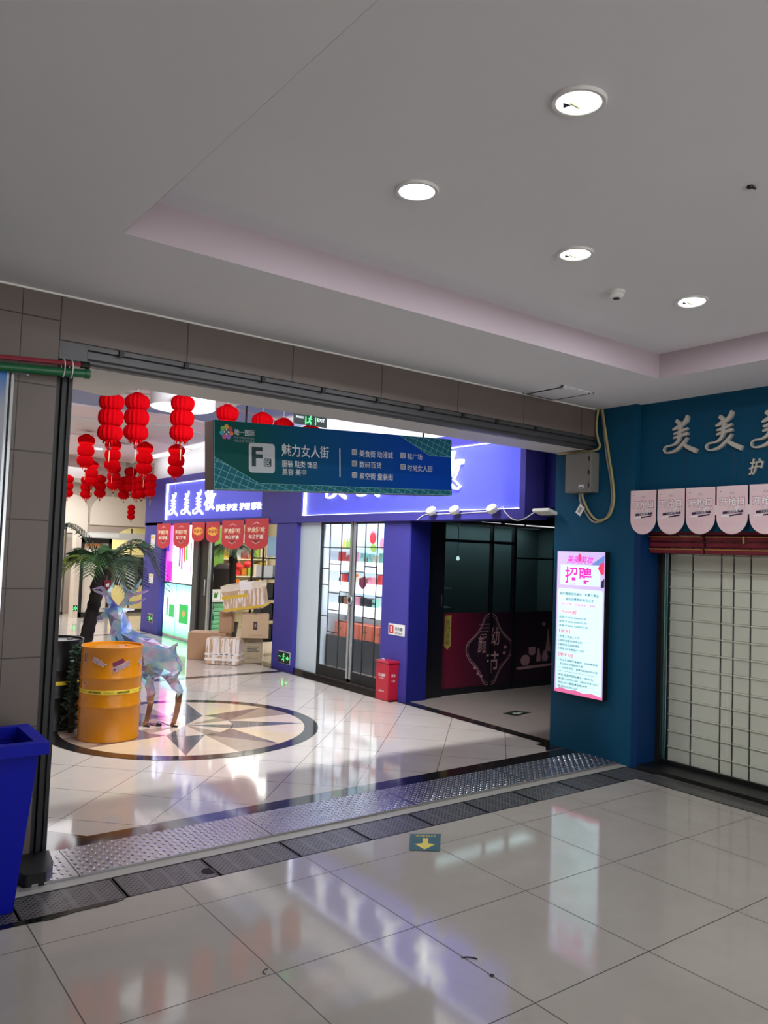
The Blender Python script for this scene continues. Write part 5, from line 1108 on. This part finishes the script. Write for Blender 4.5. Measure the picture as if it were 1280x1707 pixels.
b = MB(); Rx = T.to_3x3() @ Vector((1, 0, 0))
b.text('化妆品', T @ Vector((-.03, -d / 2 - .002, .34)), Rx, (0, 0, 1), INK, w=.12, h=.03); 
for k in range(3): b.box(-.09, .10 - .03 * (k % 2), -d / 2 - .002, -d / 2, .26 - k * .035, .272 - k * .035, INK, T)
b.text('CARTON NO.', T @ Vector((0, -d / 2 - .002, .08)), Rx, (0, 0, 1), INK, w=.2, h=.02); b.build('print', t)
t, T, w, d, h = carton((5.84, 11.60), (6.235, 11.40), .46, .38, 0.42, CB, 'tan carton with a small dark label, under the wrapped parcel'); seam(t, T, w, d, h, CL)
b = MB(); b.box(-.03, .035, -d / 2 - .003, -d / 2, .14, .27, mat('dark_wine_label', (44, 22, 34), .4), T); b.build('label', t)
b = MB(); b.text('百年', T @ Vector((.002, -d / 2 - .004, .21)), T.to_3x3() @ Vector((1, 0, 0)), (0, 0, 1), mat('beige_print', (210, 180, 150), .5), w=.03, h=.06); b.box(-.09, .12, -d / 2 - .002, -d / 2, .05, .055, INK, T)
for k in range(3): b.box(-w / 2 - .002, -w / 2, -.1, .12, .16 + .06 * k, .172 + .06 * k, INK, T)
b.build('print', t)
t, T, w, d, h = carton((5.72, 12.18), (5.90, 12.06), .30, .36, 0.45, CA, 'small brown carton left of the dark-labelled carton'); seam(t, T, w, d, h, CL)
t, T, w, d, h = carton((5.66, 11.98), (6.18, 11.55), .42, .43, 0.86, WR, 'topmost parcel wrapped in clear and yellow tape, tilted on the heap', jitter=1, tilt=(-.16, .05))
b = MB(); YT = mat('yellow_packing_tape', (214, 176, 62), .25)
b.box(-w / 2 - .004, w / 2 + .004, -d / 2 - .004, d / 2 + .004, .02, .06, YT, T); b.box(-w / 2 - .003, .08, -d / 2 - .004, d / 2, .22, .27, YT, T); b.build('yellow_tape', t)
b = MB(); b.box(-w / 2 - .003, w / 2 + .003, -d / 2 - .003, d / 2 + .003, .34, .436, CL, T); b.box(-.02, .18, -d / 2 - .005, d / 2, .33, .438, TPW, T); b.box(-.05, .06, -.1, .06, h, h + .05, TPW, T); b.build('clear_tape', t)

# ------------------------------------------------------------------ first violet shop: light panels, door, goods
def emis(name, c, e): return mat(name, c, .4, emit=e, ecol=c)
t = thing('light_panel', 'tall glowing advertising panel, pink and white above, green and cyan below', 'light panel', (6.33, 15.5, 0.0))
PY0, PY1 = 16.17, 14.75
b = MB(); b.box(6.31, 6.40, PY1, PY0, 0.0, 2.30, WHITE); b.build('casing', t)
def lp(u, zz, d=0.0): return Vector((6.308 - d, PY0 - u * (PY0 - PY1), zz))
def lrect(b, u0, u1, z0, z1, m, d): b.poly([lp(u0, z0, d), lp(u1, z0, d), lp(u1, z1, d), lp(u0, z1, d)], m)
def gradmat(name, stops, axis, e):
    m, nt, bb, tc, x, y, z = base(name, .4); r = nt.nodes.new('ShaderNodeValToRGB'); el = r.color_ramp.elements
    for i, (p, c) in enumerate(stops):
        k = el[i] if i < 2 else el.new(p)
        k.position = p; k.color = lin(*c)
    v = {'y': mth(nt, 'DIVIDE', mth(nt, 'SUBTRACT', PY0, y), PY0 - PY1), 'z': mth(nt, 'DIVIDE', z, 1.1)}[axis]
    nt.links.new(v, r.inputs[0]); nt.links.new(r.outputs[0], bb.inputs['Base Color']); nt.links.new(r.outputs[0], bb.inputs['Emission Color']); bb.inputs['Emission Strength'].default_value = e
    return m
UPM = gradmat('pink_white_backlit_print', [(0.0, (226, 60, 200)), (1.0, (250, 252, 255)), (.2, (240, 120, 214)), (.38, (252, 236, 250)), (.6, (255, 255, 255))], 'y', 1.5)
LOM = gradmat('cyan_green_backlit_print', [(0.0, (90, 200, 130)), (1.0, (120, 214, 230)), (.12, (150, 234, 190)), (.35, (190, 244, 236)), (.7, (210, 250, 250))], 'z', 1.35)
b = MB(); lrect(b, 0, 1, 1.12, 2.30, UPM, 0.001); b.build('upper_sheet', t)
b = MB(); lrect(b, 0, 1, .04, 1.09, LOM, 0.001); b.build('lower_sheet', t)
b = MB(); lrect(b, .0, 1, 1.09, 1.12, STEEL, .004); lrect(b, .46, .475, .04, 1.09, mat('thin_grey_joint', (120, 170, 170), .5), .004); b.build('divider', t)
b = MB()
for u0, u1, z0, z1, c in ((.50, .56, 1.45, 1.85, (120, 60, 200)), (.58, .64, 1.40, 1.95, (210, 70, 160)), (.66, .72, 1.55, 2.1, (232, 90, 60)), (.74, .80, 1.6, 2.15, (70, 190, 90)), (.92, .95, 1.35, 1.95, (220, 130, 220)), (.0, .12, 1.75, 2.05, (90, 70, 220)), (.06, .26, 1.13, 1.55, (226, 40, 190))):
    b = MB(); lrect(b, u0, u1, z0, z1, emis('backlit_band_%d_%d_%d' % c, c, .9), .0025); b.build('colour_band', t)
b = MB()
for u0, u1, z0, z1, c in ((.60, .92, .32, .70, (40, 170, 80)), (.22, .42, .40, .66, (50, 176, 90)), (.12, .18, .42, .80, (70, 180, 110))):
    b = MB(); lrect(b, u0, u1, z0, z1, emis('backlit_pack_%d' % c[1], c, .8), .0025); b.build('pack_print', t)
b = MB(); b.poly([lp(.70, .5, .003), lp(.76, .44, .003), lp(.82, .5, .003), lp(.79, .58, .003), lp(.73, .58, .003)], emis('backlit_tan', (190, 150, 90), .7)); b.build('pack_print', t)
t = thing('door_frame', 'grey steel door frame with dark track right of the light panel', 'door frame', (6.36, 14.4, 0))
b = MB(); b.box(6.30, 6.36, 14.50, 14.74, 0, 2.3, STEEL); b.box(6.30, 6.34, 13.95, 14.02, 0, 2.3, mat('bright_aluminium', (190, 196, 200), .25, metal=.7)); b.build('jamb', t)
b = MB(); b.box(6.34, 6.42, 14.02, 14.5, 0, 2.3, BLACK); b.build('track', t)
b = MB(); b.tube([(6.29, 14.1, .95), (6.29, 14.1, 1.25)], .014, MATS['bright_aluminium'], 8); b.build('handle', t)
# goods inside
def pack_stack(x, y, w, d, n, h, m, name, label, group):
    for k in range(n):
        j = random.uniform(-.02, .02); b = MB(); b.box(x + j, x + w + j, y, y + d, k * h + .001, (k + 1) * h - .004, m)
        o = b.build(name, bev=.02, seg=2); tag(o, label, 'pack', group)
GPK = mat('pale_green_soft_pack', (120, 196, 146), .35, noise=.35, nscale=9); GPK2 = mat('grey_green_soft_pack', (120, 140, 136), .3, noise=.4, nscale=8)
pack_stack(6.72, 14.6, .40, .5, 9, .085, GPK, 'tissue_pack', 'pale green soft pack in the tall stack inside the first shop door', 'pale green soft packs inside the door')
pack_stack(6.46, 14.5, .22, .5, 7, .11, GPK2, 'tissue_pack', 'grey-green plastic-wrapped pack stacked beside the green packs', 'grey-green packs inside the door')
b = MB(); b.box(6.45, 7.15, 14.5, 15.1, .79, .83, WHITE); tag(b.build('white_board'), 'white board lying across the stacks of packs in the shop', 'board')
for k in range(3):
    t = thing('carton_pack', 'white carton with green leaf print on the stacks, %s from the left' % ORD[k], 'carton', (6.55 + .2 * k, 14.7, .84), 'white leaf-print cartons on the stacks')
    x = 6.46 + .21 * k; b = MB(); b.box(x, x + .19, 14.6, 14.9, .831, 1.02, WHITE); b.build('body', t, bev=.004)
    b = MB(); b.poly([(x + .05, 14.598, .86), (x + .12, 14.598, .87), (x + .14, 14.598, .99), (x + .09, 14.598, .95), (x + .06, 14.598, .98)], mat('leaf_print', (60, 120, 60), .5)); b.build('print', t)
def shelf_unit(name, label, x0, x1, y0, y1, zs, m, face='y'):
    t = thing(name, label, 'shelf unit', ((x0 + x1) / 2, (y0 + y1) / 2, 0))
    for zz in zs:
        b = MB(); b.box(x0, x1, y0, y1, zz, zz + .025, m); b.build('shelf', t)
    for x in (x0, x1 - .03):
        for y in (y0, y1 - .03):
            b = MB(); b.box(x, x + .03, y, y + .03, 0, zs[-1] + .2, m); b.build('upright', t)
    return t
shelf_unit('goods_shelf', 'white goods shelf at the left inside the first violet shop', 6.45, 7.6, 16.75, 17.15, (.3, .7, 1.05, 1.4, 1.75), WHITE)
PC = {'blue': mat('blue_packet', (86, 112, 214), .4), 'orange': mat('orange_packet', (226, 128, 40), .4), 'white': mat('white_packet', (226, 228, 230), .4), 'red': mat('red_packet', (214, 52, 50), .4), 'yellow': mat('yellow_packet', (238, 200, 70), .4), 'pink': mat('pink_packet', (232, 150, 170), .4), 'dark': mat('dark_packet', (34, 34, 40), .4), 'mint': mat('mint_packet', (150, 206, 190), .4), 'brown': mat('brown_packet', (150, 96, 62), .4), 'lime': mat('lime_packet', (160, 200, 70), .4), 'navy': mat('navy_packet', (36, 48, 110), .4), 'cream': mat('cream_packet', (240, 226, 196), .4)}
def packet(kind, x, y, z, w, d, h, label, group, name='packet'):
    b = MB(); b.box(x - w / 2, x + w / 2, y - d / 2, y + d / 2, z + .001, z + h, PC[kind]); o = b.build(name, bev=min(.008, w * .1), seg=1); return tag(o, label, 'packet', group)
for zz, kind, hh in ((.725, 'white', .22), (1.075, 'orange', .24), (1.425, 'blue', .2), (1.775, 'blue', .16)):
    for k in range(4): packet(kind, 6.56 + .2 * k, 16.9, zz, .17, .22, hh, {'white': 'white packet on the left shop shelf below the orange ones', 'orange': 'orange packet on the left shop shelf', 'blue': 'blue packet high on the left shop shelf'}[kind], kind + ' packets on the left shop shelf')
t = thing('banner_stand', 'narrow green upright banner inside the first violet shop', 'banner', (7.62, 16.4, 0))
b = MB(); b.box(7.5, 7.74, 16.39, 16.41, .1, 2.3, mat('leaf_green_banner', (104, 150, 58), .5)); b.build('sheet', t); b = MB(); b.box(7.44, 7.8, 16.32, 16.48, 0, .1, STEEL); b.build('base', t, bev=.01)
palm(7.28, 14.95, 7.27, 14.95, 1.86, 'second potted palm inside the first violet shop', [(math.cos(a), math.sin(a), .5, .36, .5, 'd' if k % 2 else 'g') for k, a in enumerate([2 * PI * j / 9 for j in range(9)])], rtr=.07, seed=4)
t = thing('coat_stand', 'dark coat on a stand beside the palm inside the shop', 'coat', (7.42, 15.75, 0))
b = MB(); b.lathe([(.02, 0), (.02, .75), (.17, .76), (.19, 1.0), (.17, 1.25), (.20, 1.42), (.12, 1.50), (.05, 1.53), (.0, 1.53)], (7.42, 15.75, 0), mat('dark_brown_cloth', (44, 34, 34), .9), 20, wob=.06, nw=5, cap=False); b.build('coat', t, smooth=True)
b = MB(); b.lathe([(.16, 0), (.16, .02), (.02, .03)], (7.42, 15.75, 0), BLACK, 20); b.build('stand_base', t)
BSH = mat('black_metal_shelf', (24, 24, 28), .4)
shelf_unit('goods_shelf', 'black metal shelf with dark cartons at the right inside the first shop', 6.55, 7.35, 12.3, 12.75, (.25, .62, .98, 1.34, 1.70), BSH)
for zz in (.275, .645, 1.005):
    for k in range(3): packet('dark', 6.70 + .25 * k, 12.5, zz, .22, .3, .26, 'dark carton on the black shelf behind the cartons', 'dark cartons on the black shelf')
for k in range(3): packet('white', 6.70 + .25 * k, 12.5, 1.365, .2, .26, .22, 'white packet on the top board of the black shelf', 'white packets on the black shelf')
b = MB(); b.box(6.62, 6.92, 12.28, 12.29, 1.75, 2.1, mat('pale_blue_poster', (160, 200, 226), .5)); tag(b.build('small_poster'), 'pale blue poster hanging over the black shelf in the shop', 'poster')
shelf_unit('goods_shelf', 'back shelf of red and yellow goods in the first violet shop', 7.78, 9.1, 16.85, 17.18, (.4, .8, 1.2, 1.6, 2.0), WARM)
kinds = ['red', 'yellow', 'cream', 'orange', 'white', 'yellow', 'lime']
for zz in (.425, .825, 1.225, 1.625, 2.025):
    for k in range(8):
        kd = kinds[(k * 3 + int(zz * 10)) % 7]; packet(kd, 7.88 + .16 * k, 17.0, zz, .13, .2, .18 + .05 * ((k * 5) % 4), '%s packet on the back shelf of the first shop' % kd, kd + ' packets on the back shelf')
for k, (x, zz) in enumerate(((7.66, 1.22), (7.88, 1.36), (8.10, 1.42))):
    b = MB(); b.lathe([(.0, -.09), (.08, -.05), (.10, 0), (.07, .06), (0, .08)], (x, 15.9, zz + .1), PC['red'], 12, wob=.15, nw=4, cap=False); b.tube([(x, 15.9, zz + .17), (x, 15.9, 2.948)], .003, WHITE, 4); tag(b.build('paper_ornament'), 'red paper ornament hanging in the first shop, %s of three' % ('lowest', 'middle', 'highest')[k], 'ornament', 'red paper ornaments in the shop')

# notices on the farthest pillar
for zz, h, lab in ((1.95, .30, 'upper'), (1.15, .2, 'lower')):
    b = MB(); b.box(6.190, 6.2, 16.55, 16.80, zz - h / 2, zz + h / 2, WHITE); b.box(6.188, 6.19, 16.6, 16.75, zz + h * .2, zz + h * .4, PC['yellow']); tag(b.build('paper_notice'), lab + ' paper notice on the farthest violet pillar', 'notice')

# ------------------------------------------------------------------ second violet shop: glass grid doors and display shelves
FRM = mat('black_door_frame', (18, 20, 26), .35); ALU = MATS['bright_aluminium']
def grid_door(y0, y1, label, vs, hs, hinge):
    t = thing('glass_grid_door', label, 'glass door', (6.33, (y0 + y1) / 2, .06))
    b = MB(); b.box(6.328, 6.333, y0 + .02, y1 - .02, .20, 2.29, GLASS); b.build('pane', t)
    b = MB(); b.box(6.31, 6.35, y0, y0 + .025, .06, 2.30, FRM); b.box(6.31, 6.35, y1 - .025, y1, .06, 2.30, FRM); b.box(6.31, 6.35, y0, y1, 2.275, 2.30, FRM); b.box(6.31, 6.35, y0, y1, .06, .20, STEELD); b.build('frame', t)
    b = MB()
    for y in vs: b.box(6.322, 6.328, y - .008, y + .008, .20, 2.28, FRM)
    for (a, c, zz) in hs: b.box(6.322, 6.328, a, c, zz - .007, zz + .007, FRM)
    b.build('glazing_bar', t)
    b = MB(); y = hinge; b.box(6.295, 6.312, y - .022, y + .022, .10, 2.30, ALU); b.build('handle_bar', t)
    return t
grid_door(9.19, 10.04, 'left glass grid door of the shop behind the fire box', (9.80, 9.50), ((9.2, 10.03, 1.93), (9.8, 10.03, 1.62), (9.5, 9.8, 1.69), (9.2, 9.5, 1.56), (9.8, 10.03, 1.38), (9.5, 9.8, 1.27), (9.2, 9.5, 1.30), (9.8, 10.03, .92), (9.5, 9.8, 1.02), (9.2, 9.5, .88), (9.5, 9.8, .70)), 9.215)
grid_door(8.43, 9.165, 'right glass grid door of the shop behind the fire box', (8.90, 8.62), ((8.45, 9.15, 1.95), (8.9, 9.15, 1.60), (8.62, 8.9, 1.68), (8.45, 8.62, 1.58), (8.9, 9.15, 1.26), (8.62, 8.9, 1.18), (8.45, 8.62, 1.28), (8.9, 9.15, .90), (8.62, 8.9, .98), (8.62, 8.9, .66)), 9.14)
t = thing('door_lock', 'round bright lock ring where the two glass grid doors meet', 'lock', (6.29, 9.18, 1.20))
b = MB(); b.tube([(6.285, 9.18 + .045 * math.cos(a), 1.20 + .055 * math.sin(a)) for a in [2 * PI * k / 18 for k in range(19)]], .014, ALU, 7, cap=False); b.build('ring', t, smooth=True)
b = MB(); b.box(6.275, 6.295, 9.155, 9.205, 1.17, 1.23, BLACK); b.build('cylinder', t, bev=.006)
SHW = mat('lit_white_shelf_edge', (250, 250, 250), .4, emit=0.75, ecol=(250, 252, 255))
t = thing('display_shelf', 'white lit display shelf behind the glass grid doors', 'display shelf', (7.35, 10.2, 0))
b = MB(); b.box(7.55, 7.66, 9.0, 11.1, .5, 2.3, mat('pale_blue_back_panel', (196, 222, 232), .4)); b.build('back_panel', t)
SHZ = (.86, 1.22, 1.56)
for zz in SHZ:
    b = MB(); b.box(7.18, 7.55, 9.0, 11.1, zz, zz + .16, SHW); b.build('lit_shelf', t)
b = MB(); b.box(7.14, 7.6, 9.0, 11.1, 0, .5, mat('dark_grey_cabinet', (58, 62, 64), .35)); b.build('cabinet', t, bev=.01)
b = MB(); b.box(7.16, 7.2, 9.0, 11.1, 1.93, 2.28, mat('white_display_board', (224, 228, 230), .4)); b.build('header_board', t)
rn = random.Random(12); kk = ['dark', 'pink', 'white', 'red', 'navy', 'brown', 'mint', 'orange', 'cream', 'dark']
for si, zz in enumerate(SHZ):
    y = 9.08; k = 0
    while y < 11.0:
        w = rn.uniform(.05, .13); h = rn.uniform(.09, .17); kd = kk[rn.randrange(10)]
        if rn.random() < .3:
            b = MB(); b.lathe([(w * .3, 0), (w * .32, h * .6), (w * .14, h * .75), (w * .14, h)], (7.30, y, zz + .161), PC[kd], 12); tag(b.build('bottle', smooth=True), '%s bottle on the %s lit shelf behind the grid doors' % (kd, ('lower', 'middle', 'upper')[si]), 'bottle', '%s bottles on the %s lit shelf' % (kd, ('lower', 'middle', 'upper')[si]))
        else: packet(kd, 7.30, y, zz + .16, .1, w, h, '%s box on the %s lit shelf behind the grid doors' % (kd, ('lower', 'middle', 'upper')[si]), '%s boxes on the %s lit shelf' % (kd, ('lower', 'middle', 'upper')[si]), 'product_box')
        y += w + rn.uniform(.02, .1)
for k, y in enumerate((9.62, 10.0, 10.36, 10.72)):
    t = thing('gift_box', 'orange gift box with a dark bow under the lit shelves, %s from the right' % ORD[k], 'gift box', (7.25, y, .5), 'orange gift boxes on the dark cabinet')
    b = MB(); b.box(7.16, 7.4, y - .15, y + .15, .501, .74, mat('salmon_gift_paper', (226, 122, 92), .45)); b.build('body', t, bev=.005)
    b = MB(); b.box(7.155, 7.402, y - .012, y + .012, .501, .743, PC['brown']); b.poly([(7.153, y, .63), (7.153, y + .06, .66), (7.153, y + .05, .61)], PC['brown']); b.poly([(7.153, y, .63), (7.153, y - .06, .66), (7.153, y - .05, .61)], PC['brown']); b.build('ribbon', t)
t = thing('picture_board', 'white poster of yellow bottles above the lit shelves', 'poster', (7.15, 10.75, 2.05))
b = MB(); b.box(7.145, 7.158, 10.42, 11.08, 1.88, 2.26, mat('pale_grey_poster', (214, 222, 224), .4)); b.build('sheet', t)
b = MB()
for y, c in ((10.78, 'cream'), (10.66, 'yellow'), (10.56, 'lime'), (10.49, 'lime')): b.poly([(7.143, y + .035, 1.92), (7.143, y - .035, 1.92), (7.143, y - .035, 2.04), (7.143, y - .015, 2.06), (7.143, y - .015, 2.1), (7.143, y + .015, 2.1), (7.143, y + .015, 2.06), (7.143, y + .035, 2.04)], PC[c])
b.build('print', t)
t = thing('picture_board', 'pale poster of round pink and green fruit above the lit shelves', 'poster', (7.15, 9.85, 2.05))
b = MB(); b.box(7.145, 7.158, 9.55, 10.12, 1.88, 2.26, mat('pale_mint_poster', (206, 232, 222), .4)); b.build('sheet', t)
b = MB()
def disc(y, zz, ry, rz, m, d=0.0): b.poly([(7.143 - d, y + ry * math.cos(a), zz + rz * math.sin(a)) for a in [2 * PI * k / 20 for k in range(20)]], m)
disc(9.86, 2.12, .10, .11, PC['pink']); disc(9.86, 2.10, .08, .09, PC['red'], .001); disc(9.84, 1.95, .08, .06, PC['lime'], .002); disc(9.62, 2.02, .06, .09, PC['pink']); b.build('print', t)
b = MB(); b.prism([(.0, -.12), (.09, -.06), (.10, .03), (.05, .09), (-.02, .06), (-.09, .05), (-.10, -.05)], (7.12, 10.05, 1.42), *XN, .01, mat('dark_rose_card', (126, 38, 70), .5)); tag(b.build('heart_card'), 'dark rose heart-shaped card hanging at the lit shelves', 'card')

# ------------------------------------------------------------------ alcove: dark glass shopfront
NB = MATS['near_black_frame']
t = thing('glass_shopfront', 'dark glass shopfront with a wine-red band in the alcove', 'shopfront', (8.0, 8.0, 0))
b = MB(); b.box(6.93, 9.55, 7.995, 8.005, .06, 2.36, GLASSD); b.build('pane', t)
b = MB()
for x in (6.93, 7.86, 8.30, 9.2): b.box(x, x + .05 if x != 7.86 else x + .03, 7.97, 8.03, .0, 2.37, NB)
for z0, z1, x0, x1 in ((2.32, 2.37, 6.93, 9.55), (2.06, 2.10, 6.93, 8.3), (1.86, 1.885, 8.33, 9.2), (.0, .09, 6.93, 9.55)): b.box(x0, x1, 7.975, 8.025, z0, z1, NB)
b.build('frame', t)
m, nt, bb, tc, x, y, z = base('wine_red_window_film', .45)
cl = nt.nodes.new('ShaderNodeClamp'); nt.links.new(mth(nt, 'DIVIDE', mth(nt, 'SUBTRACT', x, 7.0), 1.1), cl.inputs[0]); nt.links.new(mixc(nt, cl.outputs[0], lin(98, 10, 40), lin(36, 12, 34)), bb.inputs['Base Color'])
b = MB(); b.box(6.98, 9.55, 7.985, 7.994, .09, 1.10, m); b.build('window_film', t)
PGL = mat('dusty_pink_print', (176, 134, 140), .5); WIN = mat('dark_wine_print', (34, 12, 30), .5)
def an(a, c): return (a, 7.984, c)
def outline(b, P, w, m, yy=7.983):
    n = len(P)
    for i in range(n):
        p, q = Vector(P[i]), Vector(P[(i + 1) % n]); d = (q - p).normalized(); x = Vector((-d.y, d.x)) * w / 2; e = d * w * .3
        b.poly([(v.x, yy, v.y) for v in (p - e + x, p - e - x, q + e - x, q + e + x)], m)
cx_, cz_ = 7.875, .585
shape = [(cx_ + x_, cz_ + z_) for x_, z_, _ in catmull([(0, .50, 0), (.10, .46, 0), (.17, .33, 0), (.26, .22, 0), (.42, .10, 0), (.45, -.02, 0), (.38, -.14, 0), (.25, -.25, 0), (.17, -.36, 0), (.10, -.47, 0), (0, -.50, 0), (-.10, -.47, 0), (-.17, -.36, 0), (-.25, -.25, 0), (-.38, -.14, 0), (-.45, -.02, 0), (-.42, .10, 0), (-.26, .22, 0), (-.17, .33, 0), (-.10, .46, 0), (0, .50, 0)], 3)][:-1]
b = MB(); b.poly([(p[0], 7.9838, p[1]) for p in shape], WIN); outline(b, shape, .014, PGL); outline(b, [((p[0] - cx_) * .93 + cx_, (p[1] - cz_) * .93 + cz_) for p in shape], .006, PGL); b.build('emblem', t)
b = MB(); b.text('颜', (7.73, 7.982, .66), *YN, PGL, w=.17, h=.24, bold=.01); b.text('幼', (7.97, 7.982, .76), *YN, PGL, w=.17, h=.26, bold=.01); b.text('节', (7.93, 7.982, .40), *YN, PGL, w=.24, h=.30, bold=.01)
for k, zz in enumerate((.98, .93, .88, .84)): b.box(7.66 + .03 * (k % 2), 7.90 - .03 * k, 7.981, 7.983, zz - .05, zz - .042, PGL)
for x_, z_ in ((8.18, .60), (8.16, .52), (7.60, .34), (7.66, .26), (7.72, .22)): b.poly([(x_ + .03 * math.cos(a), 7.982, z_ + .025 * math.sin(a)) for a in [2 * PI * k / 6 for k in range(6)]], PGL)
b.build('lettering', t)
b = MB(); b.poly([an(7.02, 1.07), an(7.02, .66), an(7.08, .61), an(7.14, .66), an(7.14, 1.07)][::-1], mat('olive_gold_label', (150, 132, 62), .5)); b.build('hanging_label', t)
b = MB()
for k, s in enumerate('热门活动'): b.text(s, (7.08, 7.982, .97 - .085 * k), *YN, INK, w=.07, h=.07)
b.build('label_lettering', t)
b = MB(); b.poly([(v[0], 7.983, v[1]) for v in ((8.42, .30), (9.5, .33), (9.5, .30), (8.5, .26), (8.42, .27))], PGL)
def vase(xc, z0, pr):
    P = [(xc + r, z0 + h) for r, h in pr] + [(xc - r, z0 + h) for r, h in pr[::-1]]; b.poly([(p[0], 7.9825, p[1]) for p in P], PGL)
vase(8.60, .32, [(.05, 0), (.09, .04), (.10, .09), (.06, .14), (.02, .15)]); vase(8.74, .46, [(.03, 0), (.07, .02), (.075, .11), (.07, .12)]); vase(8.88, .36, [(.04, 0), (.05, .04), (.03, .12), (.015, .2)]); vase(9.02, .36, [(.05, 0), (.07, .06), (.05, .12), (.02, .16)]); vase(9.08, .50, [(.06, 0), (.03, .18), (.012, .30), (.02, .33)]); vase(8.98, .88, [(.02, 0), (.04, .03), (.02, .06)])
b.build('vase_print', t)
b = MB(); b.tube([(6.90, 7.93, 1.2), (6.90, 7.93, 1.35)], .012, STEEL, 8); b.build('handle', t)
for k, x in enumerate((7.16, 7.60)):  # glowing bulbs added for the two bright spots in the glass
    t = thing('bright_spot_bulb', ('small bulb added for a bright spot in the dark glass, left of two', 'small bulb added for a bright spot in the dark glass, right of two')[k], 'bulb lamp', (x, 8.4, 1.84), 'bulbs added for bright spots in the dark glass')
    b = MB(); b.lathe([(.0, -.03), (.022, -.018), (.026, 0), (.02, .02), (.01, .035)], (x * 1.0, 8.4, 1.835), LAMPF, 12, cap=False); b.build('bulb', t, smooth=True)
    b = MB(); b.tube([(x, 8.4, 1.87), (x, 8.4, 2.37)], .006, BLACK, 6); b.build('stem', t)
b = MB()
for x0, x1, zz in ((7.28, 7.62, 2.335), (7.72, 8.08, 2.33), (8.14, 9.3, 2.325)): b.box(x0, x1, 7.58, 7.60, zz, zz + .012, mat('dim_led_strip', (240, 242, 244), .4, emit=.9, ecol=(240, 242, 246)))
b.box(7.2, 9.49, 7.57, 7.62, zz + .013, 2.38, NB); b.box(7.2, 9.49, 7.56, 7.62, 2.365, 2.45, NB)
tag(b.build('led_strip_light'), 'thin broken strip light along the top of the dark glass shopfront', 'strip light')
b = MB(); b.box(7.1, 7.14, 8.42, 8.5, 1.146, 1.19, STEEL); b.box(6.98, 7.5, 8.4, 8.6, 1.40, 1.415, WHITE); b.box(6.98, 7.5, 8.4, 8.6, 1.13, 1.145, WHITE); tag(b.build('wall_shelf'), 'pale wall shelves seen dimly behind the dark glass', 'shelf')

# ------------------------------------------------------------------ far shops
# far shop fronts
t = thing('shop_doorway', 'far white shop doorway in a black frame with an orange header', 'doorway', (6.1, 20.5, 0))
b = MB(); b.box(5.70, 5.79, 20.3, 20.45, 0, 2.0, FRM); b.box(6.40, 6.47, 20.3, 20.45, 0, 2.0, FRM); b.box(5.70, 6.47, 20.3, 20.45, 1.87, 2.0, FRM); b.box(5.70, 6.47, 20.3, 20.45, 0, .13, FRM); b.build('frame', t)
b = MB(); b.box(5.79, 6.40, 20.36, 20.42, .13, 1.87, mat('cream_door_panel', (226, 214, 198), .5)); b.box(5.79, 6.40, 20.34, 20.36, 1.2, 1.215, STEEL); b.build('panel', t)
b = MB(); b.box(5.85, 6.25, 20.33, 20.36, 1.76, 1.85, PC['orange']); b.box(5.86, 6.2, 20.335, 20.36, 1.45, 1.72, WHITE); b.build('header_notice', t)
b = MB(); b.box(5.705, 6.62, 20.25, 20.6, 2.025, 2.12, WHITE); b.build('canopy', t)
b = MB(); b.box(5.57, 5.695, 20.25, 20.6, 0, 2.12, CREAM); tag(b.build('pilaster'), 'cream pilaster left of the far white doorway', 'pilaster')
exit_plate((5.63, 20.25, .24), YN, .1, .15, 'tiny dark running-man exit plate at the foot of the far pilaster')
t = thing('shop_window', 'far glazed shop window lit yellow behind the palm fronds', 'shop window', (5.3, 21.3, 0))
b = MB(); b.box(4.9, 5.58, 21.2, 21.21, .08, 2.2, GLASS); b.build('pane', t)
b = MB(); 
for x in (4.9, 5.25, 5.54): b.box(x, x + .04, 21.18, 21.23, 0, 2.25, STEEL)
b.box(4.9, 5.58, 21.18, 21.23, 0, .08, STEEL); b.box(4.9, 5.58, 21.18, 21.23, 2.2, 2.28, STEEL); b.build('frame', t)
t = thing('arched_window', 'glass front in the far arched opening, lit yellow from inside', 'shop window', (7.3, 21.55, 0))
b = MB(); b.box(6.76, 7.95, 21.56, 21.57, .1, 2.32, GLASS); b.build('pane', t)
b = MB()
for x in (6.76, 7.38, 7.9): b.box(x, x + .035, 21.54, 21.6, 0, 2.3, STEEL)
b.box(6.76, 7.95, 21.54, 21.6, 0, .1, STEEL); b.build('frame', t)
rk = thing('clothes_rail', 'clothes rail behind the far arched shop window', 'clothes rail', (7.3, 22.3, 0))
b = MB(); b.tube([(6.7, 22.3, 1.55), (8.1, 22.3, 1.55)], .015, STEEL, 8); b.tube([(6.7, 22.3, 0), (6.7, 22.3, 1.55)], .015, STEEL, 8); b.tube([(8.1, 22.3, 0), (8.1, 22.3, 1.55)], .015, STEEL, 8); b.build('frame', rk)
gc = [(70, 84, 92), (96, 108, 112), (120, 126, 120), (60, 66, 78), (150, 146, 128), (84, 92, 98), (110, 112, 104), (52, 60, 70)]
for k in range(8):
    x = 6.82 + .16 * k; L = .75 + .25 * ((k * 3) % 4) / 4; b = MB()
    b.prism([(-.05, 0), (.05, 0), (.06, L * .8), (.03, L), (-.03, L), (-.06, L * .8)], (x, 22.15, 1.52 - L), *YN, -.3, mat('garment_cloth_%s' % 'abcdefgh'[k], gc[k], .8)); tag(b.build('hanging_garment', bev=.015), 'grey-green garment on the far clothes rail, %s from the left' % ORD[k], 'garment', 'garments on the far clothes rail')
for o in list(bpy.data.objects):
    if o.type == 'EMPTY': o.empty_display_size = .1
